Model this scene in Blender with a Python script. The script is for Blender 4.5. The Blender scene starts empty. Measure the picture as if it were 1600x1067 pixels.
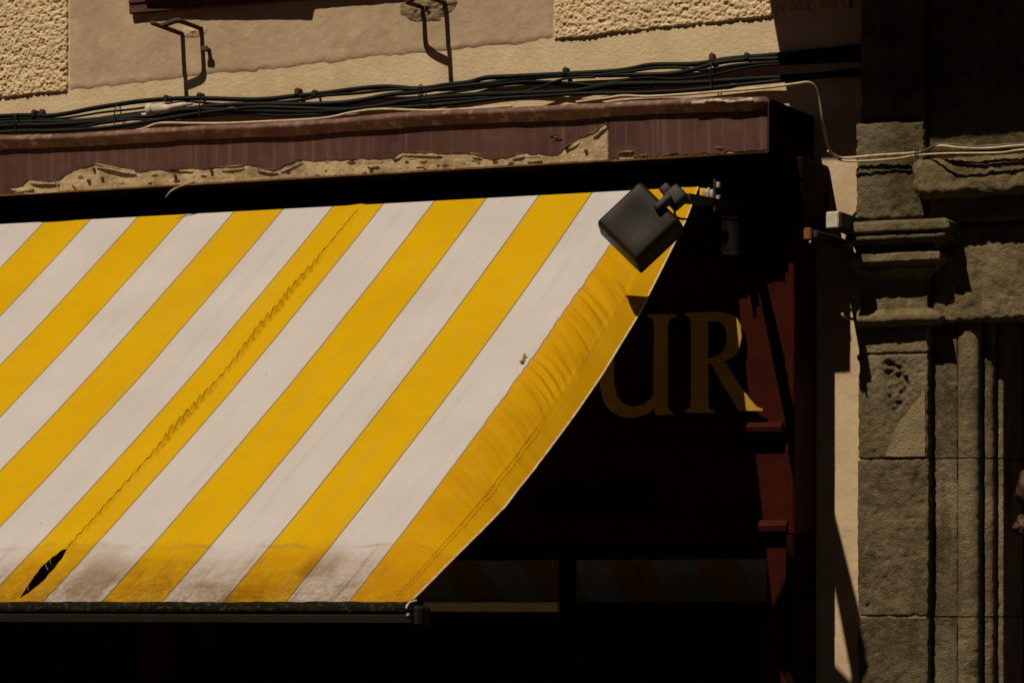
import bpy, math, random
import numpy as np
from mathutils import Vector, Matrix

random.seed(7)
scene = bpy.context.scene
col = scene.collection

# ------------------------------------------------------------------ camera
FPX, YAW, VH = 5220.0, 0.4150, 940.0           # focal length in photo pixels, yaw to the left, horizon row
CY, SY = math.cos(YAW), math.sin(YAW)
RIGHT = np.array([CY, SY, 0.0]); FWD = np.array([-SY, CY, 0.0]); UP = np.array([0, 0, 1.0])
OA = 0.40                                      # awning rail stands this far out of the plaster wall
CAM = np.array([0, -OA, 0.0]) - RIGHT * (290 / FPX * 10.65) - FWD * 10.65
CAM[2] = 2.3
cam = bpy.data.cameras.new('camera')
cam.sensor_width = 36.0
cam.lens = FPX / 1600 * 36.0
cam.shift_y = (VH - 533.5) / 1600
cam.clip_start = 0.1
cam.clip_end = 500
camo = bpy.data.objects.new('camera', cam)
col.objects.link(camo)
camo.location = CAM
camo.rotation_euler = (math.pi / 2, 0, YAW)
scene.camera = camo

# ------------------------------------------------------------------ sky, sun, exposure
SUN = Vector((-0.28, -1.0, 1.5)).normalized()  # towards the sun
world = bpy.data.worlds.new('World')
scene.world = world
world.use_nodes = True
wn = world.node_tree
wn.nodes.clear()
sky = wn.nodes.new('ShaderNodeTexSky')
sky.sky_type = 'NISHITA'
sky.sun_disc = False
sky.sun_elevation = math.asin(SUN.z)
sky.sun_rotation = math.atan2(SUN.x, SUN.y)
sky.air_density = 0.25
sky.dust_density = 0.3
sky.ozone_density = 0.0
bg = wn.nodes.new('ShaderNodeBackground')
bg.inputs['Strength'].default_value = 0.05
wo = wn.nodes.new('ShaderNodeOutputWorld')
wn.links.new(sky.outputs[0], bg.inputs[0])
wn.links.new(bg.outputs[0], wo.inputs[0])
sun = bpy.data.lights.new('sun', 'SUN')
sun.energy = 5.0
sun.angle = math.radians(0.5)
sun.color = (1.0, 0.88, 0.70)
suno = bpy.data.objects.new('sun', sun)
col.objects.link(suno)
suno.location = (-3, -8, 20)
suno.rotation_euler = SUN.to_track_quat('Z', 'Y').to_euler()
vs = scene.view_settings
vs.view_transform = 'Standard'
vs.look = 'None'
vs.gamma = 1.0
vs.exposure = -0.27
vs.use_curve_mapping = False
scene.cycles.max_bounces = 6
scene.cycles.caustics_reflective = False
scene.cycles.caustics_refractive = False

# ------------------------------------------------------------------ helpers
def P(u, v, O):
    """point seen at photo pixel (u, v) on the vertical plane standing O metres out of the wall"""
    d = FWD + RIGHT * (u - 800) / FPX + UP * (VH - v) / FPX
    t = (-O - CAM[1]) / d[1]
    return CAM + d * t

def PX(u, O): return P(u, 500, O)[0]
def PZ(u, v, O): return P(u, v, O)[2]

def vnoise(p, seed=0):
    """smooth value noise, p = (n,3) array -> -1..1"""
    p = np.asarray(p, float) + seed * 17.31
    i = np.floor(p).astype(np.int64)
    f = p - i
    f = f * f * (3 - 2 * f)
    def h(a, b, c):
        n = (a * 374761393 + b * 668265263 + c * 2147483647 + seed * 974634) & 0xffffffff
        n = ((n ^ (n >> 13)) * 1274126177) & 0xffffffff
        n = (n ^ (n >> 16)) & 0xffff
        return n / 32767.5 - 1.0
    r = 0
    for dx in (0, 1):
        wx = f[:, 0] if dx else 1 - f[:, 0]
        for dy in (0, 1):
            wy = f[:, 1] if dy else 1 - f[:, 1]
            for dz in (0, 1):
                wz = f[:, 2] if dz else 1 - f[:, 2]
                r = r + wx * wy * wz * h(i[:, 0] + dx, i[:, 1] + dy, i[:, 2] + dz)
    return r

def fbm(p, scale, octaves=4, seed=0, gain=.5):
    p = np.asarray(p, float) * scale
    a, s, r = 1.0, 0.0, 0
    for k in range(octaves):
        r = r + a * vnoise(p * (2.03 ** k), seed + k)
        s += a
        a *= gain
    return r / s

def n1(x, seed=0):
    return vnoise(np.stack([np.atleast_1d(x), np.zeros_like(np.atleast_1d(x)) + .37, np.zeros_like(np.atleast_1d(x)) + .71], 1), seed)

def obj(name, verts, faces, mat, parent=None, smooth=False, uv=None):
    verts = np.asarray(verts, float)
    c = (verts.min(0) + verts.max(0)) / 2
    me = bpy.data.meshes.new(name)
    me.from_pydata((verts - c).tolist(), [], [tuple(int(i) for i in f) for f in faces])
    if uv is not None:
        l = me.uv_layers.new(name='UVMap')
        idx = np.empty(len(me.loops), np.int32)
        me.loops.foreach_get('vertex_index', idx)
        l.data.foreach_set('uv', np.asarray(uv, np.float32)[idx].ravel())
    if smooth:
        me.polygons.foreach_set('use_smooth', [True] * len(me.polygons))
    me.materials.append(mat)
    me.update()
    o = bpy.data.objects.new(name, me)
    col.objects.link(o)
    o.location = c
    if parent is not None:
        o.parent = parent
        pl = np.array(parent.location)
        q = parent.parent
        while q is not None:
            pl = pl + np.array(q.location); q = q.parent
        o.location = c - pl
    return o

def tag(o, label, cat, group=None):
    o['label'] = label
    o['category'] = cat
    if group: o['group'] = group
    return o

def thing(name, label, cat, loc, group=None):
    o = bpy.data.objects.new(name, None)
    o.empty_display_size = .1
    col.objects.link(o)
    o.location = loc
    return tag(o, label, cat, group)

def struct(o):
    o['kind'] = 'structure'
    return o

class MB:
    def __init__(s): s.v = []; s.f = []
    def add(s, v, f):
        n = len(s.v)
        s.v.extend([tuple(p) for p in v])
        s.f.extend([tuple(i + n for i in q) for q in f])
        return s
    def box(s, x0, x1, o0, o1, z0, z1, b=0.0):
        """box between O=o0 (back) and O=o1 (front), optional edge bevel"""
        if b <= 0:
            v = [(x, -o, z) for x in (x0, x1) for o in (o0, o1) for z in (z0, z1)]
            f = [(0, 1, 3, 2), (4, 6, 7, 5), (0, 4, 5, 1), (2, 3, 7, 6), (0, 2, 6, 4), (1, 5, 7, 3)]
            return s.add(v, f)
        return s.hull_box(np.array([(x0 + x1) / 2, -(o0 + o1) / 2, (z0 + z1) / 2]),
                          np.eye(3), np.array([(x1 - x0) / 2, (o1 - o0) / 2, (z1 - z0) / 2]), b)
    def hull_box(s, c, A, h, b, seg=1):
        """bevelled box, A rows = axes"""
        import bmesh
        bm = bmesh.new()
        bmesh.ops.create_cube(bm, size=2)
        for v in bm.verts: v.co = Vector([v.co[k] * h[k] for k in range(3)])
        bmesh.ops.bevel(bm, geom=list(bm.edges), offset=b, segments=seg, profile=.5, affect='EDGES')
        bm.verts.index_update()
        v = [c + A[0] * w.co.x + A[1] * w.co.y + A[2] * w.co.z for w in bm.verts]
        f = [tuple(q.index for q in g.verts) for g in bm.faces]
        bm.free()
        return s.add(v, f)
    def poly(s, pts, back):
        """prism: pts = list of 3D front points (anticlockwise from the street), pushed back by `back` metres"""
        n = len(pts)
        pts = [np.asarray(p, float) for p in pts]
        v = pts + [p + np.array([0, back, 0]) for p in pts]
        f = [tuple(range(n)), tuple(range(2 * n - 1, n - 1, -1))]
        f += [(i, i + n, (i + 1) % n + n, (i + 1) % n) for i in range(n)]
        return s.add(v, f)
    def tube(s, pts, r, sides=8, smooth=0):
        pts = [np.asarray(p, float) for p in pts]
        if smooth:
            pts, r = catmull(pts, smooth, r)
        n = len(pts)
        r = [r] * n if np.isscalar(r) else list(r)
        prev = None
        rings = []
        for i in range(n):
            t = pts[min(i + 1, n - 1)] - pts[max(i - 1, 0)]
            t = t / (np.linalg.norm(t) + 1e-9)
            if prev is None:
                a = np.array([0, 0, 1.0]) if abs(t[2]) < .9 else np.array([1.0, 0, 0])
            else:
                a = prev
            a = a - t * (a @ t); a /= np.linalg.norm(a)
            prev = a
            b = np.cross(t, a)
            rings.append([pts[i] + r[i] * (math.cos(2 * math.pi * k / sides) * a + math.sin(2 * math.pi * k / sides) * b) for k in range(sides)])
        v = [p for R in rings for p in R]
        f = []
        for i in range(n - 1):
            for k in range(sides):
                f.append((i * sides + k, i * sides + (k + 1) % sides, (i + 1) * sides + (k + 1) % sides, (i + 1) * sides + k))
        f.append(tuple(range(sides - 1, -1, -1)))
        f.append(tuple((n - 1) * sides + k for k in range(sides)))
        return s.add(v, f)
    def build(s, name, mat, parent=None, smooth=False):
        return obj(name, s.v, s.f, mat, parent, smooth)

def catmull(pts, k, r=None):
    pts = [np.asarray(p, float) for p in pts]
    out, ro = [], []
    n = len(pts)
    rr = r if (r is not None and not np.isscalar(r)) else None
    for i in range(n - 1):
        p0, p1, p2, p3 = pts[max(i - 1, 0)], pts[i], pts[i + 1], pts[min(i + 2, n - 1)]
        for j in range(k):
            t = j / k
            out.append(.5 * (2 * p1 + (p2 - p0) * t + (2 * p0 - 5 * p1 + 4 * p2 - p3) * t * t + (3 * p1 - p0 - 3 * p2 + p3) * t ** 3))
            if rr is not None: ro.append(rr[i] * (1 - t) + rr[i + 1] * t)
    out.append(pts[-1])
    if rr is not None: ro.append(rr[-1])
    return out, (ro if rr is not None else r)

def grid_faces(ny, nx):
    f = []
    for j in range(ny - 1):
        for i in range(nx - 1):
            a = j * nx + i
            f.append((a, a + 1, a + nx + 1, a + nx))
    return f

def rough_box(name, mat, parent, x0, x1, o0, o1, z0, z1, res=.008, amp=.003, r=.008, seed=0, sc=30, pit=None, big=.004):
    """stone block: rounded, weathered box with every face subdivided; pit(p) gives extra depth cut into the front"""
    V, F = [], []
    def face(o, a, b):
        na = max(2, int(np.linalg.norm(a) / res) + 1); nb = max(2, int(np.linalg.norm(b) / res) + 1)
        n = len(V)
        for j in range(nb):
            for i in range(na):
                V.append(o + a * i / (na - 1) + b * j / (nb - 1))
        F.extend([tuple(k + n for k in q) for q in grid_faces(nb, na)])
    X, D, Z = np.array([x1 - x0, 0, 0]), np.array([0, o1 - o0, 0]), np.array([0, 0, z1 - z0])
    c = np.array([x0, -o1, z0])
    face(c, X, Z)                    # front
    face(c + D, -D, Z)               # left
    face(c + X, D, Z)                # right
    face(c + Z, X, D)                # top
    face(c + D, X, -D)               # bottom
    V = np.array(V)
    key = np.round(V, 5)
    _, first, inv = np.unique(key, axis=0, return_index=True, return_inverse=True)
    inv = inv.ravel()
    V = V[first]
    F = [tuple(dict.fromkeys(int(inv[i]) for i in q)) for q in F]
    F = [q for q in F if len(q) > 2]
    lo = np.array([x0, -o1, z0]) + r; hi = np.array([x1, -o0 + 10, z1]) - r
    q = np.clip(V, lo, np.maximum(lo, hi))
    d = V - q
    L = np.linalg.norm(d, axis=1, keepdims=True) + 1e-9
    d = d / L
    n = fbm(V, sc * 1.5, 5, seed, .62) * amp * 1.9 + fbm(V, 6, 2, seed + 9) * big - np.clip(fbm(V, 75, 2, seed + 13) - .22, 0, 1) * .012
    # worn arrises: less stone where two faces meet
    edge = np.clip((np.abs(d).sum(1) - 1) / .7, 0, 1)
    n = n - edge * np.clip(fbm(V, 14, 3, seed + 5) + .1, 0, 1) * r * 1.1
    W = q + d * (r + n[:, None])
    if pit is not None:
        W[:, 1] += pit(V) * (np.abs(V[:, 1] + o1) < 1e-4)
    return obj(name, W, F, mat, parent, True)

def sweep(name, mat, parent, prof, axis, a0, a1, res=.01, amp=.002, seed=0, sc=40, smooth=True):
    """sweep a profile [(s, O)] along z (axis 'z', s = x) or along x (axis 'x', s = z), weathered"""
    pr = []
    for (p, q) in zip(prof[:-1], prof[1:]):
        k = max(1, int(math.hypot(q[0] - p[0], q[1] - p[1]) / res))
        for j in range(k): pr.append((p[0] + (q[0] - p[0]) * j / k, p[1] + (q[1] - p[1]) * j / k))
    pr.append(prof[-1])
    na = max(2, int(abs(a1 - a0) / res) + 1)
    V = []
    for j in range(na):
        a = a0 + (a1 - a0) * j / (na - 1)
        for (s, o) in pr:
            V.append((s, -o, a) if axis == 'z' else (a, -o, s))
    V = np.array(V)
    g = fbm(V, sc * 1.6, 5, seed, .62) * amp * 1.9 + fbm(V, 8, 2, seed + 3) * amp * 1.2 - np.clip(fbm(V, 80, 2, seed + 13) - .25, 0, 1) * .010
    V[:, 1] -= g
    V[:, 0] += fbm(V, sc, 3, seed + 7) * amp * .6
    V[:, 2] += fbm(V, sc, 3, seed + 8) * amp * .5
    return obj(name, V, grid_faces(na, len(pr)), mat, parent, smooth)

# ------------------------------------------------------------------ materials
def mat(name, base, rough=.85, spec=.25, metal=0.0):
    m = bpy.data.materials.new(name)
    m.use_nodes = True
    b = m.node_tree.nodes['Principled BSDF']
    b.inputs['Base Color'].default_value = (*base, 1)
    b.inputs['Roughness'].default_value = rough
    b.inputs['Specular IOR Level'].default_value = spec
    b.inputs['Metallic'].default_value = metal
    return m

def nodes(m):
    nt = m.node_tree
    return nt, nt.nodes['Principled BSDF'], (lambda t: nt.nodes.new(t)), nt.links.new

def pos(m, scale=(1, 1, 1)):
    nt, b, N, L = nodes(m)
    g = N('ShaderNodeNewGeometry')
    mp = N('ShaderNodeMapping')
    mp.inputs['Scale'].default_value = scale
    L(g.outputs['Position'], mp.inputs['Vector'])
    return mp.outputs[0]

def noise(m, vec, scale, detail=6, rough=.6):
    nt, b, N, L = nodes(m)
    n = N('ShaderNodeTexNoise')
    n.inputs['Scale'].default_value = scale
    n.inputs['Detail'].default_value = detail
    n.inputs['Roughness'].default_value = rough
    L(vec, n.inputs['Vector'])
    return n.outputs['Fac']

def ramp(m, fac, lo, hi, c0=(0, 0, 0, 1), c1=(1, 1, 1, 1)):
    nt, b, N, L = nodes(m)
    r = N('ShaderNodeValToRGB')
    r.color_ramp.elements[0].position = lo
    r.color_ramp.elements[1].position = hi
    r.color_ramp.elements[0].color = c0
    r.color_ramp.elements[1].color = c1
    L(fac, r.inputs[0])
    return r.outputs[0]

def mix(m, fac, a, b_, mode='MIX'):
    nt, b, N, L = nodes(m)
    x = N('ShaderNodeMix')
    x.data_type = 'RGBA'
    x.blend_type = mode
    for s, k in ((fac, 0), (a, 6), (b_, 7)):
        if isinstance(s, (int, float)): x.inputs[k].default_value = s
        elif isinstance(s, tuple): x.inputs[k].default_value = (*s[:3], 1)
        else: L(s, x.inputs[k])
    return x.outputs[2]

def math_(m, op, a, b_=None, c=None):
    nt, b, N, L = nodes(m)
    x = N('ShaderNodeMath')
    x.operation = op
    for k, s in enumerate((a, b_, c)):
        if s is None: continue
        if isinstance(s, (int, float)): x.inputs[k].default_value = s
        else: L(s, x.inputs[k])
    return x.outputs[0]

def bump(m, h, strength=.4, dist=.004):
    nt, b, N, L = nodes(m)
    x = N('ShaderNodeBump')
    x.inputs['Strength'].default_value = strength
    x.inputs['Distance'].default_value = dist
    L(h, x.inputs['Height'])
    L(x.outputs[0], b.inputs['Normal'])

def setcol(m, c):
    nt, b, N, L = nodes(m)
    L(c, b.inputs['Base Color'])

def mottled(name, base, dark, light, scale=6, rough=.9, spec=.2, bscale=120, bstr=.35, bdist=.003, streak=None, fine=None):
    m = mat(name, base, rough, spec)
    p = pos(m)
    c = mix(m, ramp(m, noise(m, p, scale, 7, .62), .42, .66), base, dark)
    c = mix(m, ramp(m, noise(m, p, scale * 2.7, 6, .6), .52, .72), c, light)
    if fine:
        c = mix(m, math_(m, 'MULTIPLY', ramp(m, noise(m, p, fine, 4, .7), .5, .7), .45), c, dark)
    if streak:
        ps = pos(m, streak[0])
        c = mix(m, math_(m, 'MULTIPLY', ramp(m, noise(m, ps, 1.0, 5, .6), streak[1], streak[2]), streak[3]), c, streak[4])
    setcol(m, c)
    bump(m, noise(m, p, bscale, 6, .65), bstr, bdist)
    return m

M = {}
M['band'] = mottled('pale_plaster', (.60, .46, .285), (.51, .38, .225), (.65, .51, .33), 5, bscale=70, bstr=.7, bdist=.005, fine=160)
M['surround'] = mottled('pinkish_plaster', (.435, .315, .205), (.36, .255, .160), (.50, .38, .24), 4, bscale=60, bstr=.5, bdist=.005, fine=140)
M['roughcast'] = mottled('roughcast_render', (.65, .49, .285), (.54, .395, .215), (.73, .575, .36), 26, bscale=260, bstr=.7, bdist=.004)
M['strip'] = mottled('pale_pink_plaster', (.54, .40, .245), (.46, .33, .20), (.58, .435, .28), 6, bscale=60, bstr=.5, bdist=.003, fine=90)
def stone(name, base, dark, light, pale, soot, scale):
    m = mat(name, base, .92, .12)
    p = pos(m)
    c = mix(m, ramp(m, noise(m, p, scale, 8, .68), .38, .66), base, dark)
    c = mix(m, ramp(m, noise(m, p, scale * 3.1, 7, .7), .52, .70), c, light)
    c = mix(m, math_(m, 'MULTIPLY', ramp(m, noise(m, p, 3.3, 6, .6), .50, .64), .75), c, pale)
    c = mix(m, math_(m, 'MULTIPLY', ramp(m, noise(m, pos(m, (14, 14, 2.2)), 1.0, 6, .65), .55, .70), .6), c, soot)
    c = mix(m, math_(m, 'MULTIPLY', ramp(m, noise(m, p, 95, 4, .75), .54, .68), .6), c, dark)
    c = mix(m, math_(m, 'MULTIPLY', ramp(m, noise(m, p, 160, 3, .7), .60, .72), .6), c, pale)
    setcol(m, c)
    h = math_(m, 'ADD', noise(m, p, 150, 6, .7), math_(m, 'MULTIPLY', noise(m, p, 40, 5, .6), .9))
    bump(m, h, 1.0, .011)
    return m
M['stone'] = stone('weathered_stone', (.172, .130, .068), (.082, .059, .027), (.235, .187, .105), (.28, .215, .125), (.055, .042, .022), 11)
M['stone_warm'] = stone('warm_stone', (.225, .168, .086), (.13, .092, .042), (.29, .225, .125), (.32, .25, .15), (.075, .055, .028), 10)
M['stone_grey'] = stone('grey_stone', (.128, .100, .052), (.060, .044, .020), (.19, .152, .085), (.22, .175, .10), (.042, .033, .018), 13)
M['mortar'] = mottled('old_mortar', (.255, .195, .108), (.18, .13, .068), (.31, .24, .145), 9, bscale=150, bstr=1.0, bdist=.007, fine=90)
M['smear'] = stone('smooth_repair', (.19, .146, .080), (.105, .076, .036), (.24, .188, .110), (.27, .21, .125), (.07, .052, .028), 8)
M['balcony'] = mottled('balcony_stone', (.30, .23, .14), (.20, .15, .09), (.36, .28, .18), 6)
M['paint'] = mottled('purple_brown_paint', (.076, .028, .021), (.050, .017, .012), (.098, .040, .032), 5, rough=.6, spec=.3, bscale=60, bstr=.3, bdist=.002,
                     streak=((55, 55, 1.2), .52, .68, .55, (.15, .075, .062)))
M['ledge'] = mottled('faded_ledge_paint', (.150, .078, .058), (.075, .033, .024), (.32, .235, .175), 10, rough=.65, bscale=60, bstr=.4, bdist=.003,
                     streak=((6, 6, 60), .5, .62, .5, (.09, .035, .03)))
M['wood'] = mottled('bare_wood', (.50, .37, .215), (.22, .145, .068), (.60, .47, .30), 14, rough=.85, bscale=90, bstr=.9, bdist=.006,
                    streak=((5, 5, 130), .48, .62, .6, (.27, .18, .085)), fine=60)
M['flake'] = mottled('paint_flake', (.42, .30, .20), (.2, .11, .08), (.55, .42, .30), 40, rough=.7)
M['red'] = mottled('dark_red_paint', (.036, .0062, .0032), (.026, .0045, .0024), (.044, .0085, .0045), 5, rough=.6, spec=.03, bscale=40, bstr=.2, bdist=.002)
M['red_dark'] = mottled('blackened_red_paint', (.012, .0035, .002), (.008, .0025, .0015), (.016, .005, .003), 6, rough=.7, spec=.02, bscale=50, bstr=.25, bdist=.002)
M['letter'] = mottled('ochre_letter_paint', (.43, .245, .026), (.34, .19, .019), (.50, .295, .036), 10, rough=.6, bscale=90, bstr=.25, bdist=.002)
M['sill'] = mottled('brown_red_timber', (.085, .035, .024), (.05, .018, .012), (.12, .055, .04), 8, rough=.7, bscale=80, bstr=.5, bdist=.004)
M['iron'] = mottled('rusty_iron', (.070, .038, .018), (.032, .020, .012), (.19, .085, .025), 45, rough=.85, bscale=220, bstr=.7, bdist=.002)
M['rust'] = mottled('orange_rust', (.20, .075, .018), (.08, .03, .01), (.30, .125, .035), 60, rough=.9, bscale=220, bstr=.7, bdist=.002)
M['cable'] = mottled('black_cable', (.004, .004, .0025), (.0025, .0025, .0018), (.009, .0088, .005), 20, rough=.6, spec=.12, bscale=200, bstr=.15, bdist=.001)
M['cable_green'] = mottled('green_black_cable', (.0065, .0075, .005), (.004, .0048, .0035), (.015, .016, .011), 20, rough=.6, spec=.15, bscale=200, bstr=.15, bdist=.001)
M['wire'] = mottled('cream_wire', (.52, .40, .26), (.36, .26, .16), (.62, .50, .35), 25, rough=.6, bscale=200, bstr=.2, bdist=.001)
M['wire_green'] = mottled('olive_wire', (.12, .105, .065), (.07, .06, .035), (.16, .145, .09), 25, rough=.6)
M['tie'] = mat('black_cable_tie', (.012, .012, .010), .6)
M['pale_plastic'] = mottled('grubby_pale_plastic', (.52, .45, .37), (.34, .27, .20), (.6, .53, .45), 30, rough=.55, bscale=150, bstr=.3, bdist=.002)
M['lamp'] = mottled('dark_grey_housing', (.0145, .0112, .0055), (.0105, .0085, .0045), (.021, .0165, .0085), 14, rough=.48, spec=.13, bscale=500, bstr=.12, bdist=.001, fine=70)
M['lamp_arm'] = mottled('black_bracket_paint', (.016, .015, .012), (.010, .010, .008), (.03, .022, .014), 30, rough=.6, spec=.3)
M['lens'] = mat('floodlight_glass', (.25, .24, .21), .15, .5)
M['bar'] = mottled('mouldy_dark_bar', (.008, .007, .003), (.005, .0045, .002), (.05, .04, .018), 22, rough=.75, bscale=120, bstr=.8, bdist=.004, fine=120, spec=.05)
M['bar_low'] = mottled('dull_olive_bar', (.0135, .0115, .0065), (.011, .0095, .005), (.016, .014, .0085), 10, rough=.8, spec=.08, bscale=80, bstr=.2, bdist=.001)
M['metal'] = mottled('dull_grey_metal', (.30, .28, .24), (.18, .165, .14), (.40, .38, .33), 30, rough=.5, spec=.5, bscale=150, bstr=.3, bdist=.001)
M['cream'] = mottled('cream_painted_board', (.50, .41, .24), (.40, .32, .18), (.55, .46, .28), 8, rough=.7)
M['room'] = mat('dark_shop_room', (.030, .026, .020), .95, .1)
M['door'] = mottled('dark_oak', (.035, .020, .011), (.020, .012, .007), (.05, .03, .017), 8, rough=.7)
M['carving'] = mottled('brown_carved_wood', (.060, .028, .012), (.03, .013, .006), (.10, .05, .024), 40, rough=.55, spec=.25)
M['asphalt'] = mottled('asphalt', (.05, .048, .044), (.038, .036, .033), (.065, .062, .057), 4, bscale=200)
M['pavement'] = mottled('paving_stone', (.12, .105, .085), (.095, .083, .066), (.15, .135, .11), 4)
M['opposite'] = mottled('opposite_plaster', (.16, .12, .075), (.13, .095, .055), (.19, .145, .09), 1)
M['shutter'] = mottled('faded_shutter_paint', (.10, .11, .09), (.08, .085, .07), (.13, .14, .12), 2)
M['tile'] = mottled('roof_tile', (.25, .12, .06), (.18, .085, .04), (.3, .16, .09), 3)

def glass_mat():
    m = bpy.data.materials.new('window_glass')
    m.use_nodes = True
    nt = m.node_tree
    nt.nodes.clear()
    o = nt.nodes.new('ShaderNodeOutputMaterial'); x = nt.nodes.new('ShaderNodeMixShader')
    t = nt.nodes.new('ShaderNodeBsdfTransparent'); g = nt.nodes.new('ShaderNodeBsdfGlossy'); f = nt.nodes.new('ShaderNodeFresnel')
    t.inputs[0].default_value = (.75, .76, .70, 1)
    g.inputs['Roughness'].default_value = .03
    f.inputs[0].default_value = 1.6
    nt.links.new(f.outputs[0], x.inputs[0]); nt.links.new(t.outputs[0], x.inputs[1]); nt.links.new(g.outputs[0], x.inputs[2])
    nt.links.new(x.outputs[0], o.inputs[0])
    return m
M['glass'] = glass_mat()

# awning stripes: constants shared by the cloth and its material
SX0, SW = -2.4265, 0.1876          # first yellow boundary and stripe width (m along the wall)
OEND = 2.135                       # cloth length out from the wall rail
def awning_mat():
    m = mat('striped_awning_cloth', (.5, .5, .5), .9, .06)
    nt, b, N, L = nodes(m)
    uvn = N('ShaderNodeUVMap')
    sep = N('ShaderNodeSeparateXYZ')
    L(uvn.outputs[0], sep.inputs[0])
    X, O = sep.outputs[0], sep.outputs[1]
    t = math_(m, 'DIVIDE', math_(m, 'SUBTRACT', X, SX0), 2 * SW)
    fr = math_(m, 'FRACT', math_(m, 'ADD', t, 40.0))
    yellow = math_(m, 'LESS_THAN', fr, .5)
    # thin grey-brown yarn at each colour change
    tri = math_(m, 'ABSOLUTE', math_(m, 'SUBTRACT', math_(m, 'FRACT', math_(m, 'MULTIPLY', math_(m, 'ADD', t, 40.0), 2.0)), .5))
    line = math_(m, 'GREATER_THAN', tri, .5 - .0028 / SW)
    p = pos(m)
    puv = N('ShaderNodeCombineXYZ'); L(X, puv.inputs[0]); L(O, puv.inputs[1])
    pv = puv.outputs[0]
    soft = noise(m, pv, 3.0, 5, .6)
    white = mix(m, ramp(m, soft, .35, .75), (.50, .46, .455), (.44, .405, .395))
    yel = mix(m, ramp(m, soft, .35, .75), (.55, .325, .0015), (.50, .285, .001))
    fold = noise(m, pv, 14.0, 5, .7)
    yel = mix(m, math_(m, 'MULTIPLY', ramp(m, fold, .5, .8), .35), yel, (.46, .235, .001))
    c = mix(m, yellow, white, yel)
    c = mix(m, math_(m, 'MULTIPLY', line, .8), c, (.15, .12, .08))
    # specks of dirt
    vo = N('ShaderNodeTexVoronoi'); vo.inputs['Scale'].default_value = 9.0; L(pv, vo.inputs['Vector'])
    sp = math_(m, 'LESS_THAN', vo.outputs['Distance'], .028)
    c = mix(m, math_(m, 'MULTIPLY', sp, .55), c, (.10, .07, .03))
    # two rain-washed dirt fronts and mould towards the front bar
    wob = math_(m, 'MULTIPLY', math_(m, 'SUBTRACT', noise(m, pv, 5.0, 6, .65), .5), .16)
    oo = math_(m, 'ADD', O, wob)
    mr = N('ShaderNodeMapRange'); mr.inputs[1].default_value = 1.83; mr.inputs[2].default_value = 1.99; L(oo, mr.inputs[0])
    d1 = math_(m, 'MULTIPLY', mr.outputs[0], math_(m, 'ADD', math_(m, 'MULTIPLY', ramp(m, noise(m, pv, 22.0, 8, .75), .30, .72), .34), .16))
    c = mix(m, math_(m, 'MULTIPLY', d1, math_(m, 'ADD', math_(m, 'MULTIPLY', yellow, .4), 1.5)), c, (.58, .42, .25), 'MULTIPLY')
    mr2 = N('ShaderNodeMapRange'); mr2.inputs[1].default_value = 1.93; mr2.inputs[2].default_value = 2.17; L(oo, mr2.inputs[0])
    d2 = math_(m, 'MULTIPLY', mr2.outputs[0], ramp(m, noise(m, pv, 60.0, 8, .8), .42, .64))
    c = mix(m, math_(m, 'MULTIPLY', d2, .8), c, (.050, .036, .014))
    blot = math_(m, 'MULTIPLY', mr.outputs[0], ramp(m, noise(m, pv, 4.2, 4, .55), .50, .62))
    c = mix(m, math_(m, 'MULTIPLY', blot, .62), c, (.50, .36, .20), 'MULTIPLY')
    sv = N('ShaderNodeMapping'); sv.inputs['Scale'].default_value = (38, 3.0, 1); L(pv, sv.inputs['Vector'])
    drip = math_(m, 'MULTIPLY', mr.outputs[0], ramp(m, noise(m, sv.outputs[0], 1.0, 5, .6), .54, .66))
    c = mix(m, math_(m, 'MULTIPLY', drip, .45), c, (.14, .085, .028))
    tide = math_(m, 'COMPARE', oo, 1.862, .009)
    c = mix(m, math_(m, 'MULTIPLY', tide, math_(m, 'MULTIPLY', ramp(m, noise(m, pv, 7.0, 4, .6), .42, .60), .30)), c, (.20, .12, .04))
    sv2 = N('ShaderNodeMapping'); sv2.inputs['Scale'].default_value = (22, 1.1, 1); L(pv, sv2.inputs['Vector'])
    c = mix(m, math_(m, 'MULTIPLY', ramp(m, noise(m, sv2.outputs[0], 1.0, 6, .65), .50, .75), .16), c, (.24, .17, .08))
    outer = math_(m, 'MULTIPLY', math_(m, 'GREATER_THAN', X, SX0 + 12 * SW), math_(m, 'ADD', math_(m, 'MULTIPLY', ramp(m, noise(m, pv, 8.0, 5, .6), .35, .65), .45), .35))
    c = mix(m, math_(m, 'MULTIPLY', outer, .8), c, (.45, .195, .001))  # outer stripe's shading and light coming through, painted into the cloth as darker orange
    setcol(m, c)
    we = N('ShaderNodeTexWave'); we.inputs['Scale'].default_value = 320; we.inputs['Distortion'].default_value = 1.5
    L(pv, we.inputs['Vector'])
    h = math_(m, 'ADD', math_(m, 'MULTIPLY', we.outputs['Fac'], .15), noise(m, pv, 45.0, 6, .65))
    bump(m, h, .25, .0016)
    tr = N('ShaderNodeBsdfTranslucent')
    L(c, tr.inputs[0])
    ms = N('ShaderNodeMixShader'); ms.inputs[0].default_value = .10
    out = [n for n in nt.nodes if n.type == 'OUTPUT_MATERIAL'][0]
    L(b.outputs[0], ms.inputs[1]); L(tr.outputs[0], ms.inputs[2]); L(ms.outputs[0], out.inputs[0])
    return m
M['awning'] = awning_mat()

# ================================================================== SETTING
def ground(name, x0, x1, y0, y1, z, m, th=.02):
    v = [(x0, y0, z), (x1, y0, z), (x1, y1, z), (x0, y1, z)]
    return struct(obj(name, v, [(0, 1, 2, 3)], m))
ground('street', -150, 150, -150, 150, 0.0, M['asphalt'])
b = MB(); b.box(-14, 14, 0.02, 1.9, 0.004, .13, .01)
struct(b.build('pavement', M['pavement']))

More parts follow.
